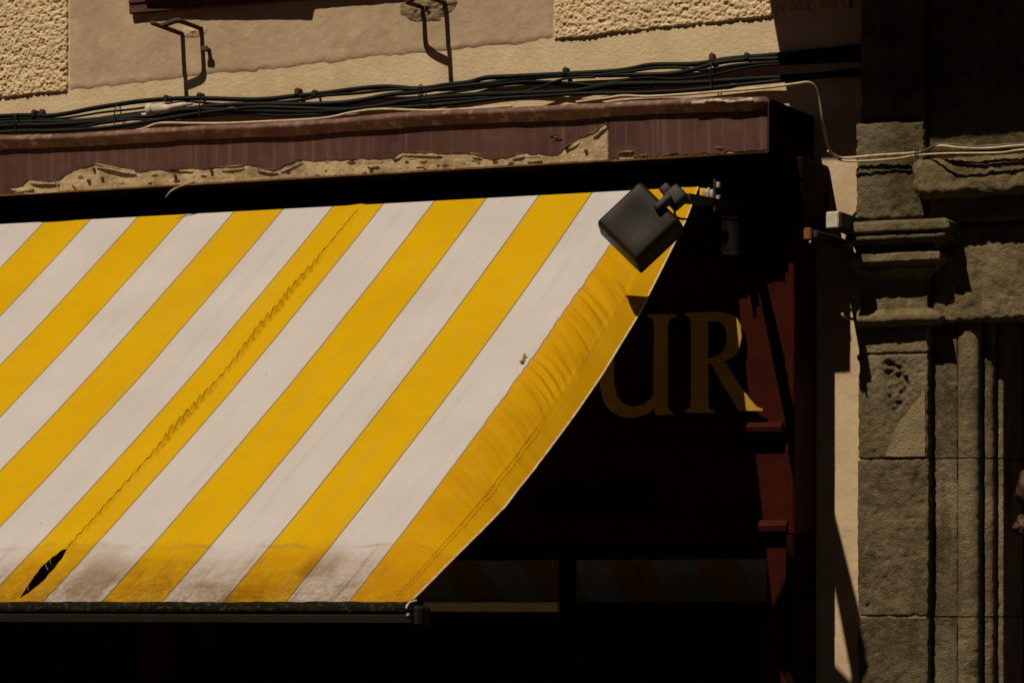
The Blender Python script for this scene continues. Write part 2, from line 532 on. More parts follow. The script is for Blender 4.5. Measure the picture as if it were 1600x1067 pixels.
# ------------------------------------------------------------------ house behind the camera across the narrow street (seen only in the shop glass; added and made tall to cut skylight)
oh = thing('sky_blocking_house', 'plain plastered house added across the street to block sky light, mirrored in the shop window glass', 'house', (0, -17.2, 0))
OY = 17.0
b = MB(); b.box(-22, 22, OY, OY + 5, 0, 21); b.build('wall', M['opposite'], oh)
b = MB(); b.box(-22.3, 22.3, OY - .5, OY + 5.2, 21, 21.25); b.build('roof', M['tile'], oh)
for k in range(8):
    for j in range(5):
        b = MB(); x = -14 + 4 * k; b.box(x - .55, x + .55, OY - .06, OY - .003, 1.6 + 3.5 * j, 3.5 + 3.5 * j, .01)
        b.build('shutter', M['shutter'], oh)

# ------------------------------------------------------------------ plastered house wall over and beside the shop
ZB = [PZ(0, 155, 0), PZ(1205, 28, 0)]
XB = [PX(0, 0), PX(1205, 0)]
def zband(x): return ZB[0] + (np.asarray(x, float) - XB[0]) / (XB[1] - XB[0]) * (ZB[1] - ZB[0])
hs = thing('town_house', 'ochre plastered house wall with roughcast panels above the striped awning', 'house', (0, 0.15, 0))
XSH0, XSH1, ZSH = -4.7, PX(1240, .23) - .01, 3.62
b = MB()
b.box(-9, 6.5, -.35, 0, ZSH, 9.0)
b.box(PX(1600, 0) + .85, 6.5, -.35, -.002, 0, ZSH)
b.box(-9, XSH0, -.35, 0, 0, ZSH)
b.box(XSH1 - .06, PX(1345, 0) + .04, -.349, -.001, 0, ZSH)
b.build('wall', M['band'], hs)
# pinker strip of plaster between shop and stone pilaster
xs0, xs1 = XSH1 - .03, PX(1342, 0) + .02
xx = np.linspace(xs0, xs1, 40); zz = np.linspace(.2, 3.85, 500)
XX, ZZ = np.meshgrid(xx, zz)
V = np.stack([XX.ravel(), np.full(XX.size, -.004), ZZ.ravel()], 1)
V[:, 1] -= fbm(V, 18, 4, 3) * .0022
obj('plaster_strip', V, grid_faces(500, 40), M['strip'], hs, True)
b = MB(); b.box(-9.2, 6.7, -.4, .55, 9.0, 9.2); b.build('roof', M['tile'], hs)

def wall_patch(name, x0, x1, ztop, m, off, fn, res, ragged, seed):
    nx, nz = int((x1 - x0) / res), int((ztop - float(zband((x0 + x1) / 2))) / res)
    s = np.linspace(0, 1, nx); t = np.linspace(0, 1, nz)
    S, T = np.meshgrid(s, t)
    X = x0 + S * (x1 - x0)
    zb = zband(X) + n1(X.ravel() * 9, seed).reshape(X.shape) * ragged + n1(X.ravel() * 40, seed + 1).reshape(X.shape) * ragged * .8
    Z = zb + T * (ztop - zb)
    V = np.stack([X.ravel(), np.zeros(X.size), Z.ravel()], 1)
    e = np.minimum(np.minimum(S * (x1 - x0), (1 - S) * (x1 - x0)), (Z - zb)).ravel()
    d = off + fn(V)
    fade = np.clip(e / (res * 1.5), 0, 1)
    V[:, 1] = -(d * fade - .002 * (1 - fade))
    V[:, 0] += n1(V[:, 2] * 60, seed + 4) * .003
    return obj(name, V, grid_faces(nz, nx), m, hs, True)
def rc(V):
    q = V.copy(); q[:, 1] = 0
    a = fbm(q, 105, 3, 11, .6); a2 = fbm(q, 260, 2, 12)
    return np.clip(a * 1.6 + .40, -.25, .8) * .0068 + a2 * .0028 + fbm(q, 9, 2, 13) * .003
wall_patch('roughcast_panel', PX(0, 0) - .7, PX(107, 0), 4.8, M['roughcast'], .006, rc, .0029, .004, 31)
wall_patch('roughcast_panel', PX(867, 0), PX(867, 0) + 1.05, 4.8, M['roughcast'], .006, rc, .0029, .004, 32)
def sm(V):
    q = V.copy(); q[:, 1] = 0
    return fbm(q, 12, 4, 21) * .0025 + fbm(q, 60, 3, 22) * .0012
wall_patch('window_surround', PX(107.5, 0), PX(866.5, 0), 4.95, M['surround'], .004, sm, .009, .006, 33)
# crumbled mortar round the iron feet
for (uc, vc, rx, rz, sd) in ((672, 12, .11, .055, 41), (302, 50, .055, .020, 42)):
    c = P(uc, vc, 0)
    n = 46
    s = np.linspace(-1, 1, n); S, T = np.meshgrid(s, s)
    V = np.stack([c[0] + S.ravel() * rx, np.zeros(n * n), c[2] + T.ravel() * rz], 1)
    rr = np.sqrt(S ** 2 + T ** 2).ravel() + fbm(V, 18, 3, sd) * .45
    V[:, 1] = -np.clip(.95 - rr, -.15, 1) * (.016 if sd == 41 else .005) * (1 + 1.5 * fbm(V, 60, 3, sd + 1)) - .004
    V[:, 1] = np.where(rr > .95, .004, V[:, 1])
    obj('mortar_patch', V, grid_faces(n, n), M['mortar'] if sd == 41 else M['surround'], hs, True)
# timber sill of the window above
zs = PZ(205, 22, .028)
b = MB(); b.box(PX(201, .028), PX(660, .028), .006, .028, zs, zs + .22, .004)
sill = b.build('window_sill', M['sill'], hs)
b = MB(); b.box(PX(201, .034) - .003, PX(660, .034), .007, .034, zs + .034, zs + .050, .004)
b.build('drip_edge', M['sill'], sill)
# deeper shelf on top of the beam: it shades the beam except for its left end
zsh = zs + .125
o0_ = (zsh - PZ(212, 37, 0)) / 1.5; o1_ = (zsh - PZ(489, 35.5, 0)) / 1.5; o2_ = (zsh - PZ(560, 13, 0)) / 1.5
x0_ = PX(230, .028) - .28 * (o0_ - .028); x1_ = PX(489, 0) - .28 * o1_; x2_ = PX(660, .03)
pl_ = [(x0_, .006)] + [(x0_ + (x1_ - x0_) * k / 20, o0_ + (o1_ - o0_) * k / 20 + .0012 * float(n1(k * 1.3, 9)[0])) for k in range(21)] + [(x1_ + .012, o2_ + .006), (x1_ + .02, o2_), (x2_, o2_), (x2_, .006)]
n = len(pl_)
V = [(x, -o, zsh) for (x, o) in pl_] + [(x, -o, zsh + .035) for (x, o) in pl_]
F = [tuple(range(n)), tuple(range(2 * n - 1, n - 1, -1))] + [(i, i + n, (i + 1) % n + n, (i + 1) % n) for i in range(n)]
obj('sill_shelf', V, F, M['sill'], hs)
# balcony overhead: it throws the deep shade over the portal
zbal = 4.62
eb = P(1211, 50, 0)
xbal = eb[0] - .1867 * (zbal - eb[2])
b = MB(); b.box(xbal, 6.5, .002, .60, zbal, zbal + .16, .015); b.build('balcony_slab', M['balcony'], hs)
for k in range(21):
    b = MB(); b.tube([(xbal + .12 + .3 * k, -.52, zbal + .15), (xbal + .12 + .3 * k, -.52, zbal + 1.05)], .012, 6); b.build('baluster', M['iron'], hs)
b = MB(); b.box(xbal + .06, 6.5, .5, .54, zbal + 1.05, zbal + 1.09, .005); b.build('hand_rail', M['iron'], hs)

# ------------------------------------------------------------------ stone portal at the right
po = thing('stone_portal', 'weathered stone doorway pilaster with moulded capital and jambs at the right', 'doorway', (.9, -.05, 0))
OP = .06                                                  # pilaster face
xl, xr_ = PX(1341, OP), PX(1449, OP)
zj0, zj1, zj2 = PZ(1395, 553, OP), PZ(1395, 716.5, OP), PZ(1395, 963, OP)
def pit1(V):
    c = P(1398, 606, OP); 
    dx = (V[:, 0] - c[0]) / .058; dz = (V[:, 2] - c[2]) / .112
    w = .5 + .5 * np.clip((dz + 1) / 1.6, 0, 1)
    r = np.sqrt((dx / w) ** 2 + dz ** 2) + fbm(V, 22, 3, 77) * .35
    m = np.clip((1.0 - r) / .3, 0, 1)
    return m * (.010 + .020 * np.clip(fbm(V, 38, 3, 178) + .5 * fbm(V, 90, 3, 179), -.5, .7))
def pit2(V):
    c = P(1440, 760, OP)
    r = np.hypot((V[:, 0] - c[0]) / .035, (V[:, 2] - c[2]) / .09) + fbm(V, 25, 3, 88) * .5
    return np.clip((1 - r) / .25, 0, 1) * .008 + np.clip(fbm(V, 7, 3, 89) - .1, 0, 1) * .008
def pit3(V):
    return np.clip(fbm(V, 8, 4, 99) - .02, 0, 1) * .016
g = .0022
ztop_sh = PZ(1395, 506, OP)
rough_box('stone_block', M['stone_warm'], po, xl, xr_, -.1, OP, zj0 + g, ztop_sh + .02, .007, .0022, .006, 51)
rough_box('stone_block', M['smear'], po, xl, xr_, -.1, OP, zj1 + g, zj0 - g, .005, .0038, .004, 52, pit=pit1)
rough_box('stone_block', M['stone'], po, xl - .003, xr_ + .002, -.1, OP + .001, zj2 + g, zj1 - g, .006, .0034, .004, 53, pit=pit2)
rough_box('stone_block', M['stone_grey'], po, xl, xr_, -.1, OP, 1.2, zj2 - g, .007, .0036, .004, 54, pit=pit3)
for zz_ in (zj0, zj1, zj2):
    b = MB(); b.box(xl + .006, xr_ - .006, -.1, OP - .006, zz_ - .007, zz_ + .007); b.build('mortar_bed', M['mortar'], po)
# smear of smooth mortar down the right half of the upper block
pt = [(1384, 713), (1388, 700), (1394, 690), (1396, 676), (1402, 664), (1408, 655), (1417, 645), (1426, 632), (1436, 620), (1444, 607), (1446, 640), (1445, 670), (1446, 690), (1445, 713)]
pj = []
for (a, c_) in zip(pt, pt[1:] + pt[:1]):
    for k in range(4): pj.append(P(a[0] + (c_[0] - a[0]) * k / 4 + random.uniform(-.8, .8), a[1] + (c_[1] - a[1]) * k / 4 + random.uniform(-.8, .8), OP + .0038))
b = MB(); b.poly(pj[::-1], .012); b.build('mortar_smear', M['mortar'], po)
# capital: stacked mouldings with returned ends
def loft(name, m, levels, res=.005, amp=.0022, seed=0):
    """levels: (z, x_left, x_right, O_front) from top to bottom"""
    lv = []
    for (a, c) in zip(levels[:-1], levels[1:]):
        k = max(1, int(max(abs(a[0] - c[0]), abs(a[3] - c[3])) / res))
        for j in range(k):
            lv.append(tuple(a[i] + (c[i] - a[i]) * j / k for i in range(4)))
    lv.append(levels[-1])
    nf, ns = 70, 18
    V = []
    for (z, x0, x1, o) in lv:
        for j in range(ns): V.append((x0, -(-.05 + (o + .05) * j / ns), z))
        for j in range(nf): V.append((x0 + (x1 - x0) * j / nf, -o, z))
        for j in range(ns + 1): V.append((x1, -(o - (o + .05) * j / ns), z))
    V = np.array(V)
    n = ns + nf + ns + 1
    cx = (levels[0][1] + levels[0][2]) / 2
    d = fbm(V, 50, 5, seed, .62) * amp * 1.4 + fbm(V, 9, 2, seed + 1) * amp * 1.6 - np.clip(fbm(V, 45, 3, seed + 13) - .25, 0, 1) * .007
    side = np.zeros(len(V)); idx = np.arange(len(V)) % n
    side[idx < ns] = -1; side[idx >= ns + nf] = 1
    V[:, 0] += np.where(side != 0, side * d, 0) + fbm(V, 30, 3, seed + 3) * .0015
    V[:, 1] -= np.where(side == 0, d, 0)
    V[:, 2] += fbm(V, 20, 3, seed + 2) * .0022
    F = []
    for j in range(len(lv) - 1):
        for i in range(n - 1):
            a = j * n + i
            F.append((a, a + n, a + n + 1, a + 1))
    F.append(tuple(range(n)))
    F.append(tuple(range((len(lv) - 1) * n + n - 1, (len(lv) - 1) * n - 1, -1)))
    return obj(name, V, F, m, po, True)
def lev(v, ul, ur, o):
    return (PZ(1400, v, o), PX(ul, o), PX(ur, o), o)
loft('abacus', M['stone'], [lev(344, 1321, 1476, .165), lev(347, 1317, 1481, .18), lev(358, 1316, 1482, .182), lev(362, 1318, 1480, .178), lev(364.5, 1322, 1476, .160),
      lev(366, 1322, 1476, .160), lev(367, 1320, 1477, .172), lev(373, 1321, 1476, .170), lev(377, 1326, 1472, .152)], seed=61)
loft('capital_moulding', M['stone_warm'], [lev(376, 1327, 1470, .150), lev(383, 1334, 1462, .125), lev(391, 1338, 1459, .115), lev(394, 1330, 1466, .138), lev(397, 1326, 1468, .146), lev(408, 1326, 1468, .146),
      lev(411, 1330, 1465, .132), lev(416, 1332, 1462, .118), lev(421, 1332, 1462, .118), lev(426, 1338, 1456, .100), lev(436, 1342, 1451, .082)], seed=62)
loft('capital_neck', M['stone_warm'], [lev(434, 1342, 1450, .080), lev(460, 1343, 1449, .074), lev(484, 1343, 1449, .074)], seed=63)
loft('torus', M['stone_warm'], [lev(482, 1342, 1450, .076), lev(485, 1338, 1458, .090), lev(490, 1335, 1466, .103), lev(497, 1333, 1470, .109), lev(503, 1335, 1467, .103), lev(507, 1338, 1458, .090), lev(510, 1342, 1450, .064)], seed=64)
# block of the pilaster above the capital
OBK = .075
rough_box('stone_block', M['stone_grey'], po, PX(1337, OBK), PX(1444, OBK), -.1, OBK, PZ(1390, 342, OBK), PZ(1390, 190, OBK), .006, .0046, .012, 55)
rough_box('stone_block', M['stone_grey'], po, PX(1341, OBK), PX(1440, OBK), -.1, OBK - .012, PZ(1390, 188, OBK), 4.5, .014, .0045, .012, 56)
# moulded string course, frieze and lintel right of the pilaster
xe = PX(1600, 0) + 1.1
rough_box('string_course', M['stone_warm'], po, PX(1424, .165), xe, -.1, .165, PZ(1520, 303, .165), PZ(1520, 243, .165), .008, .0045, .024, 57, big=.006)
rough_box('frieze_course', M['stone_warm'], po, PX(1452, .075), xe, -.1, .078, PZ(1530, 345, .078), PZ(1530, 296, .078), .008, .004, .012, 58)
OLN = .055
rough_box('lintel_stone', M['stone_warm'], po, PX(1458, OLN), xe, -.1, OLN, PZ(1550, 500, OLN), PZ(1550, 346, OLN), .007, .0058, .014, 59, sc=22, big=.006)
rough_box('stone_block', M['stone_grey'], po, PX(1446, .03), PX(1600, .03) + .1, -.1, .03, PZ(1500, 240, .03), 4.45, .014, .004, .01, 60)
rough_box('stone_block', M['stone_grey'], po, PX(1600, .03) + .104, xe, -.1, .028, PZ(1500, 240, .03), 4.45, .014, .004, .01, 65)
# jamb mouldings, three courses high
zl = PZ(1500, 497, .02)
courses = [(zj1 + .002, zl), (zj2 + .002, zj1 - .002), (1.2, zj2 - .002)]
jm = ['stone_grey', 'stone', 'stone_grey']
for k, (za, zb_) in enumerate(courses):
    xa, xb_ = PX(1452, .012), PX(1496, .012)
    sweep('jamb_strip', M[jm[k]], po, [(xa, -.1), (xa, .012), (xb_, .014), (xb_ + .002, -.06)], 'z', za, zb_, .007, .003, 70 + k)
    # half-round roll
    x0, x1 = PX(1497, .0), PX(1531, .0)
    prof = []
    for i in range(13):
        a = math.pi * i / 12
        prof.append(((x0 + x1) / 2 - (x1 - x0) / 2 * math.cos(a), -.005 + .036 * math.sin(a) ** .8))
    prof = [(x0 + .001, -.08)] + prof + [(x1 - .001, -.10)]
    sweep('jamb_roll', M['stone'], po, prof, 'z', za, zb_, .006, .0026, 80 + k)
    x0, x1 = PX(1531, -.045), PX(1553, -.045)
    prof = [(x0 - .01, -.10), (x0, -.055), (x0 + .010, -.036), ((x0 + x1) / 2, -.028), (x1 - .006, -.034), (x1, -.046), (x1 + .001, -.13)]
    sweep('jamb_moulding', M['stone'], po, prof, 'z', za, zb_, .006, .0024, 90 + k)
    x0, x1 = PX(1556, -.075), PX(1568, -.075)
    sweep('jamb_fillet', M['stone_warm'], po, [(x0 - .012, -.14), (x0, -.08), (x0 + .004, -.072), (x1, -.073), (x1 + .002, -.30)], 'z', za, zb_, .006, .002, 100 + k)
b = MB(); b.box(PX(1450, 0), PX(1565, -.1), -.32, -.082, 1.2, zl + .05); b.build('jamb_backing', M['stone_grey'], po)
b = MB(); b.box(PX(1452, .005), PX(1495, 0), -.1, .0065, 1.2, zl); b.box(PX(1498, 0), PX(1530, 0), -.1, .0, 1.2, zl); b.build('mortar_bed', M['mortar'], po)

# door deep in the portal with a carved ornament at the frame's edge
dr = thing('oak_door', 'dark wooden door recessed inside the stone portal at the right edge', 'door', (1.6, .3, 0))
b = MB(); b.box(PX(1560, -.28), PX(1560, -.28) + 1.1, -.36, -.30, .1, PZ(1560, 480, -.3)); b.build('door_panel', M['door'], dr)
def lump(name, u, v, O, rx, ry, rz, seed, m):
    c = P(u, v, O)
    V, F = [], []
    nu, nv = 26, 18
    for j in range(nv + 1):
        th = math.pi * j / nv
        for i in range(nu):
            ph = 2 * math.pi * i / nu
            V.append((math.sin(th) * math.cos(ph), math.sin(th) * math.sin(ph), math.cos(th)))
    V = np.array(V)
    r = 1 + .22 * fbm(V, 2.2, 3, seed) + .10 * np.sin(6 * np.arctan2(V[:, 2], V[:, 0]) + 3 * V[:, 2])
    V = V * r[:, None] * np.array([rx, ry, rz]) + c
    for j in range(nv):
        for i in range(nu):
            F.append((j * nu + i, j * nu + (i + 1) % nu, (j + 1) * nu + (i + 1) % nu, (j + 1) * nu + i))
    return obj(name, V, F, m, dr, True)
lump('carved_leaf', 1603, 765, -.12, .032, .05, .058, 3, M['carving'])
lump('carved_leaf', 1602, 822, -.115, .036, .055, .036, 4, M['carving'])

# ================================================================== SHOPFRONT
sf = thing('shopfront', 'dark red timber shopfront with peeling fascia board and raised ochre letters', 'shopfront', (-1.5, -.1, 0))
OF = .45
OPN = .195
ZFB = PZ(600, 271, OF); ZFT = PZ(600, 196, OF)
XFE = PX(1199, OF)                                        # right end of the fascia
XL = -4.6
# box behind the boards
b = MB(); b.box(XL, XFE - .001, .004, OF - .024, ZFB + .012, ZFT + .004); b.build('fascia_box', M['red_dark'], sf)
xjoint = PX(951, OF)
zb_l = lambda u, v: PZ(u, v, OF)
b = MB(); b.box(XL, xjoint - .002, OF - .022, OF, ZFB, ZFT, .003); b.build('fascia_board', M['wood'], sf)
b = MB(); b.box(xjoint + .002, XFE, OF - .022, OF + .002, ZFB - .002, ZFT, .003); b.build('fascia_board', M['wood'], sf)
# paint skins, torn along the lower edge
jag = [(-60, 301), (0, 303), (16, 303), (24, 297), (36, 288), (46, 279), (60, 280), (75, 283), (90, 281), (100, 274), (116, 265), (128, 262), (140, 259), (152, 257), (170, 259), (190, 261), (205, 264), (214, 268), (222, 267), (240, 265), (256, 265), (270, 267), (285, 263), (300, 262), (318, 264), (336, 261), (352, 260), (372, 260), (388, 257), (400, 258), (412, 262), (424, 266), (436, 264), (448, 257), (460, 252), (472, 249), (490, 252), (510, 249), (529, 250), (548, 249), (566, 246), (580, 247), (600, 247), (614, 247), (620, 242), (628, 237), (648, 239), (670, 237), (690, 239), (710, 239), (726, 239), (739, 240), (752, 244), (764, 248), (772, 249), (786, 246), (800, 244), (810, 240), (819, 238), (830, 241), (845, 240), (858, 242), (869, 242), (877, 237), (883, 231), (892, 224), (903, 216), (914, 213), (925, 209), (934, 202), (940, 196), (944, 192), (948, 196), (950.6, 198)]
def skin(name, us, top_pts, low_pts, m, off, th):
    pts = [P(u, v, off) for (u, v) in low_pts]
    pts = [(p[0], p[1], min(max(p[2], ZFB + .001), ZFT)) for p in pts]
    x0, x1 = pts[0][0], pts[-1][0]
    n = len(pts)
    V = list(pts) + [(p[0], p[1], ZFT - .001) for p in pts]
    V = [np.array(v) for v in V]
    W = V + [v + np.array([0, th, 0]) for v in V]
    F = []
    N2 = 2 * n
    for i in range(n - 1):
        F.append((i, i + 1, n + i + 1, n + i))
        F.append((N2 + i, N2 + n + i, N2 + n + i + 1, N2 + i + 1))
        F.append((i, N2 + i, N2 + i + 1, i + 1))
    F.append((0, n, N2 + n, N2)); F.append((n - 1, N2 + n - 1, N2 + 2 * n - 1, 2 * n - 1))
    return obj(name, W, F, m, sf)
jj = []
rj = random.Random(3)
for (a, c) in zip(jag[:-1], jag[1:]):
    for k in range(3):
        t = k / 3
        jj.append((a[0] + (c[0] - a[0]) * t, a[1] + (c[1] - a[1]) * t + (rj.uniform(-1.3, 1.3) if k else 0)))
jj.append(jag[-1])
jj = [(-1150, 345)] + jj
skin('paint_skin', None, None, jj, M['paint'], OF + .0035, .0030)
low2 = [(951.6, 251)]
u = 956
while u < 1199:
    base = 271 - (u - 600) * .0567
    low2.append((u, base - 2 + rj.uniform(-3.5, 1.5) - (7 if 968 < u < 990 else 0)))
    u += rj.uniform(3, 9)
low2.append((1199, 271 - 599 * .0567 - 1))
skin('paint_skin', None, None, low2, M['paint'], OF + .0055, .0030)
# curled flakes of paint along the tear
def flake(pa, pb, w, lift, curl, m, seed):
    """strip of paint from pa to pb, width w hanging below, curling outwards by lift"""
    pa, pb = np.array(pa), np.array(pb)
    nu_, nv_ = 12, 7
    V = []
    for j in range(nv_):
        t = j / (nv_ - 1)
        for i in range(nu_):
            s = i / (nu_ - 1)
            taper = math.sin(math.pi * min(max(s, .03), .97)) ** .45
            p = pa + (pb - pa) * s
            a = t * curl
            V.append(p + np.array([.004 * float(n1(s * 5, seed)[0]), -.005 - lift * taper * (1 - math.cos(a)) - .002, -w * taper * math.sin(a) / max(.3, curl) * 1.2 + .003 * float(n1(s * 4 + 9, seed)[0])]))
    F = grid_faces(nv_, nu_)
    V = np.array(V); n = len(V)
    V = np.concatenate([V, V + np.array([0, .0012, .0012])])
    F = F + [tuple(i + n for i in q[::-1]) for q in F]
    return obj('paint_flake', V, F, m, sf, True)
fl = [((150, 257), (213, 267), .030, .022, 2.4, 'flake'), ((46, 281), (92, 283), .022, .02, 2.2, 'paint'), ((20, 296), (52, 290), .032, .03, 1.5, 'wood'), ((86, 280), (95, 300), .016, .02, 2.0, 'flake'),
      ((112, 283), (124, 297), .014, .015, 2.2, 'flake'), ((40, 303), (96, 299), .014, .03, 1.6, 'flake'), ((262, 263), (300, 262), .010, .010, 2.4, 'paint'), ((345, 261), (382, 258), .012, .012, 2.2, 'flake'),
      ((400, 262), (434, 266), .018, .015, 2.0, 'paint'), ((436, 264), (472, 249), .008, .012, 2.4, 'paint'), ((572, 255), (592, 256), .016, .012, 2.4, 'flake'), ((614, 246), (628, 237), .007, .012, 2.4, 'flake'),
      ((628, 237), (690, 239), .006, .010, 2.6, 'flake'), ((736, 239), (752, 242), .009, .012, 2.2, 'flake'), ((800, 244), (820, 238), .010, .014, 2.6, 'flake'), ((822, 246), (846, 246), .016, .012, 2.0, 'paint'),
      ((883, 231), (903, 216), .008, .012, 2.6, 'flake'), ((925, 209), (948, 192), .022, .02, 2.2, 'flake'), ((968, 238), (992, 236), .014, .012, 2.2, 'flake'), ((860, 210), (874, 208), .006, .008, 2.2, 'paint'),
      ((866, 215), (880, 213), .005, .008, 2.2, 'flake'), ((1000, 243), (1012, 242), .006, .008, 2.2, 'flake'), ((1040, 240), (1060, 239), .005, .006, 2.2, 'paint'), ((1120, 231), (1130, 230), .005, .006, 2.2, 'flake')]
for k, (a, c, w, li, cu, m_) in enumerate(fl):
    flake(P(a[0], a[1], OF + .003), P(c[0], c[1], OF + .003), w * .38, li * .2, cu, M[m_], k + 5)
ri = random.Random(12)
jx = np.array([p[0] for p in jag]); jy = np.array([p[1] for p in jag])
for k in range(34):
    u0 = ri.uniform(120, 940)
    vt_ = float(np.interp(u0, jx, jy)); vb_ = 271 - (u0 - 600) * .0567
    if vb_ - vt_ < 9: continue
    v0_ = ri.uniform(vt_ + 4, vb_ - 2)
    c_ = P(u0, v0_, OF + .0018)
    n_ = ri.randint(6, 9); rx_ = ri.uniform(.004, .016); rz_ = ri.uniform(.002, .006)
    pts = [c_ + np.array([rx_ * math.cos(2 * math.pi * q_ / n_) * ri.uniform(.5, 1.2), 0, rz_ * math.sin(2 * math.pi * q_ / n_) * ri.uniform(.5, 1.2)]) for q_ in range(n_)]
    b = MB(); b.poly(pts, .0016); b.build('paint_island', M[ri.choice(('paint', 'flake', 'iron', 'ledge'))], sf)
# splinter hanging under the fascia
b = MB(); b.tube([P(304, 283, OF), P(285, 290, OF + .01), P(268, 298, OF + .02), P(258, 309, OF + .025)], [.004, .004, .003, .0008], 5, 4)
b.build('wood_splinter', M['flake'], sf, True)
# knots and nail heads in the board
for (u, v) in ((138, 283), (159, 279), (146, 265), (273, 275), (330, 268), (885, 232), (1184, 224), (1078, 173), (915, 236)):
    c = P(u, v, OF + .006)
    b = MB(); b.tube([c + np.array([0, .012, 0]), c + np.array([0, -.001, 0])], .006, 10); b.build('nail', M['iron'], sf)
# rounded, sagging capping along the top of the fascia
def capline(u): return 212 + (150 - 212) * u / 1200 + 2.2 * math.sin(u / 170) + 1.2 * math.sin(u / 61)
pts = []
for u in list(range(-900, 1200, 20)) + [1196]:
    p = P(u, capline(u) + 9, OF + .012)
    pts.append(p)
V, F = [], []
prof = [(-.42, .012), (-.06, .021), (.0, .021), (.012, .018), (.021, .010), (.024, .003), (.020, -.003), (.010, -.010), (-.002, -.018), (-.010, -.028), (-.42, -.03)]
for i, p in enumerate(pts):
    w = 1 + .10 * float(n1(i * .7, 2)[0])
    for (o, z) in prof: V.append((p[0], p[1] - o * (w if o > 0 else 1), p[2] + z * w))
k = len(prof)
for i in range(len(pts) - 1):
    for j in range(k):
        F.append((i * k + j, (i + 1) * k + j, (i + 1) * k + (j + 1) % k, i * k + (j + 1) % k))
F.append(tuple(range(k))); F.append(tuple((len(pts) - 1) * k + j for j in range(k - 1, -1, -1)))
obj('fascia_capping', V, F, M['ledge'], sf, True)
pw = [P(u, capline(u) + 4 + 1.5 * math.sin(u / 9), OF + .038) for u in range(1081, 1180, 5)]
V, F = [], []
for i, p in enumerate(pw):
    a = .0035 + .0035 * float(n1(i * 1.3, 8)[0])
    V += [p + np.array([0, 0, a]), p + np.array([0, -.003, 0]), p + np.array([0, 0, -a])]
for i in range(len(pw) - 1):
    for j in range(2): F.append((i * 3 + j, i * 3 + 3 + j, i * 3 + 4 + j, i * 3 + 1 + j))
obj('white_paint_smear', V, F, M['pale_plastic'], sf, True)
# return of the capping towards the wall, and the soffit
b = MB(); b.box(XFE - .02, XFE + .004, .004, OF - .026, ZFB + .006, ZFT + .01, .002); b.build('fascia_end', M['red_dark'], sf)
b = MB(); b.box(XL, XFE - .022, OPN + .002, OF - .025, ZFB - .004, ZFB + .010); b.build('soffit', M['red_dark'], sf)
# sign panel
xst = PX(1231, .23)                                       # left arris of the end stile
xse = PX(1241, .23)
ZTR = PZ(700, 850, .17)
b = MB(); b.box(XL, xst + .01, OPN - .03, OPN, ZTR, ZFB + .008); b.build('sign_panel', M['red'], sf)
# raised letters
def crop(l): return [(850 + x / 2.482, 250 + y / 2.482) for (x, y) in l]
OLT = OPN + .034
U_out = crop([(170, 597), (258, 597), (258, 602), (240, 612), (232, 632), (236, 640), (268, 640)])
U_poly = crop([(168, 598), (302, 598), (302, 606), (272, 622), (268, 660), (268, 800), (270, 870), (284, 920), (312, 948), (345, 956), (385, 948), (414, 926), (425, 898), (426, 640), (420, 616), (404, 606), (404, 598),
               (512, 598), (512, 606), (486, 614), (478, 640), (478, 930), (482, 968), (500, 978), (500, 986), (432, 990), (428, 962), (400, 986), (350, 1000), (300, 996), (258, 974), (230, 934), (217, 880), (212, 800), (212, 660), (205, 620), (168, 606)])
R_out = crop([(545, 592), (680, 588), (715, 594), (745, 612), (762, 645), (766, 685), (758, 725), (738, 755), (708, 776), (700, 782), (752, 866), (798, 930), (822, 956), (848, 966), (848, 972), (755, 972), (690, 866), (650, 792), (636, 786), (634, 940), (638, 960), (660, 972), (660, 980), (546, 980), (546, 972), (566, 960), (570, 940), (570, 640), (566, 612), (545, 600)])
R_in = crop([(634, 626), (676, 626), (698, 642), (708, 672), (708, 704), (696, 738), (668, 762), (634, 770)])
def letter(name, outer, inner=None):
    import bmesh
    bm = bmesh.new()
    def loop(px):
        vs = [bm.verts.new(P(u, v, OLT)) for (u, v) in px]
        return [bm.edges.new((vs[i], vs[(i + 1) % len(vs)])) for i in range(len(vs))]
    ed = loop(outer)
    if inner: ed += loop(inner)
    bmesh.ops.triangle_fill(bm, use_beauty=True, use_dissolve=False, edges=ed)
    fs = list(bm.faces)
    bmesh.ops.recalc_face_normals(bm, faces=fs)
    ex = bmesh.ops.extrude_face_region(bm, geom=fs)
    for v in [g for g in ex['geom'] if isinstance(g, bmesh.types.BMVert)]: v.co.y += .014
    bmesh.ops.recalc_face_normals(bm, faces=list(bm.faces))
    bm.verts.index_update()
    v = [w.co.copy() for w in bm.verts]; f = [tuple(q.index for q in g.verts) for g in bm.faces]
    bm.free()
    return obj(name, v, f, M['letter'], sf)
lu = letter('letter_u', U_poly); lr = letter('letter_r', R_out, R_in)
for (o, pins) in ((lu, ((1028, 520), (1030, 630), (960, 600))), (lr, ((1092, 520), (1092, 630), (1150, 540)))):
    for (u, v) in pins:
        c = P(u, v, OPN)
        b = MB(); b.tube([c + np.array([0, .002, 0]), c + np.array([0, -.022, 0])], .005, 6); b.build('spacer', M['lamp_arm'], o)
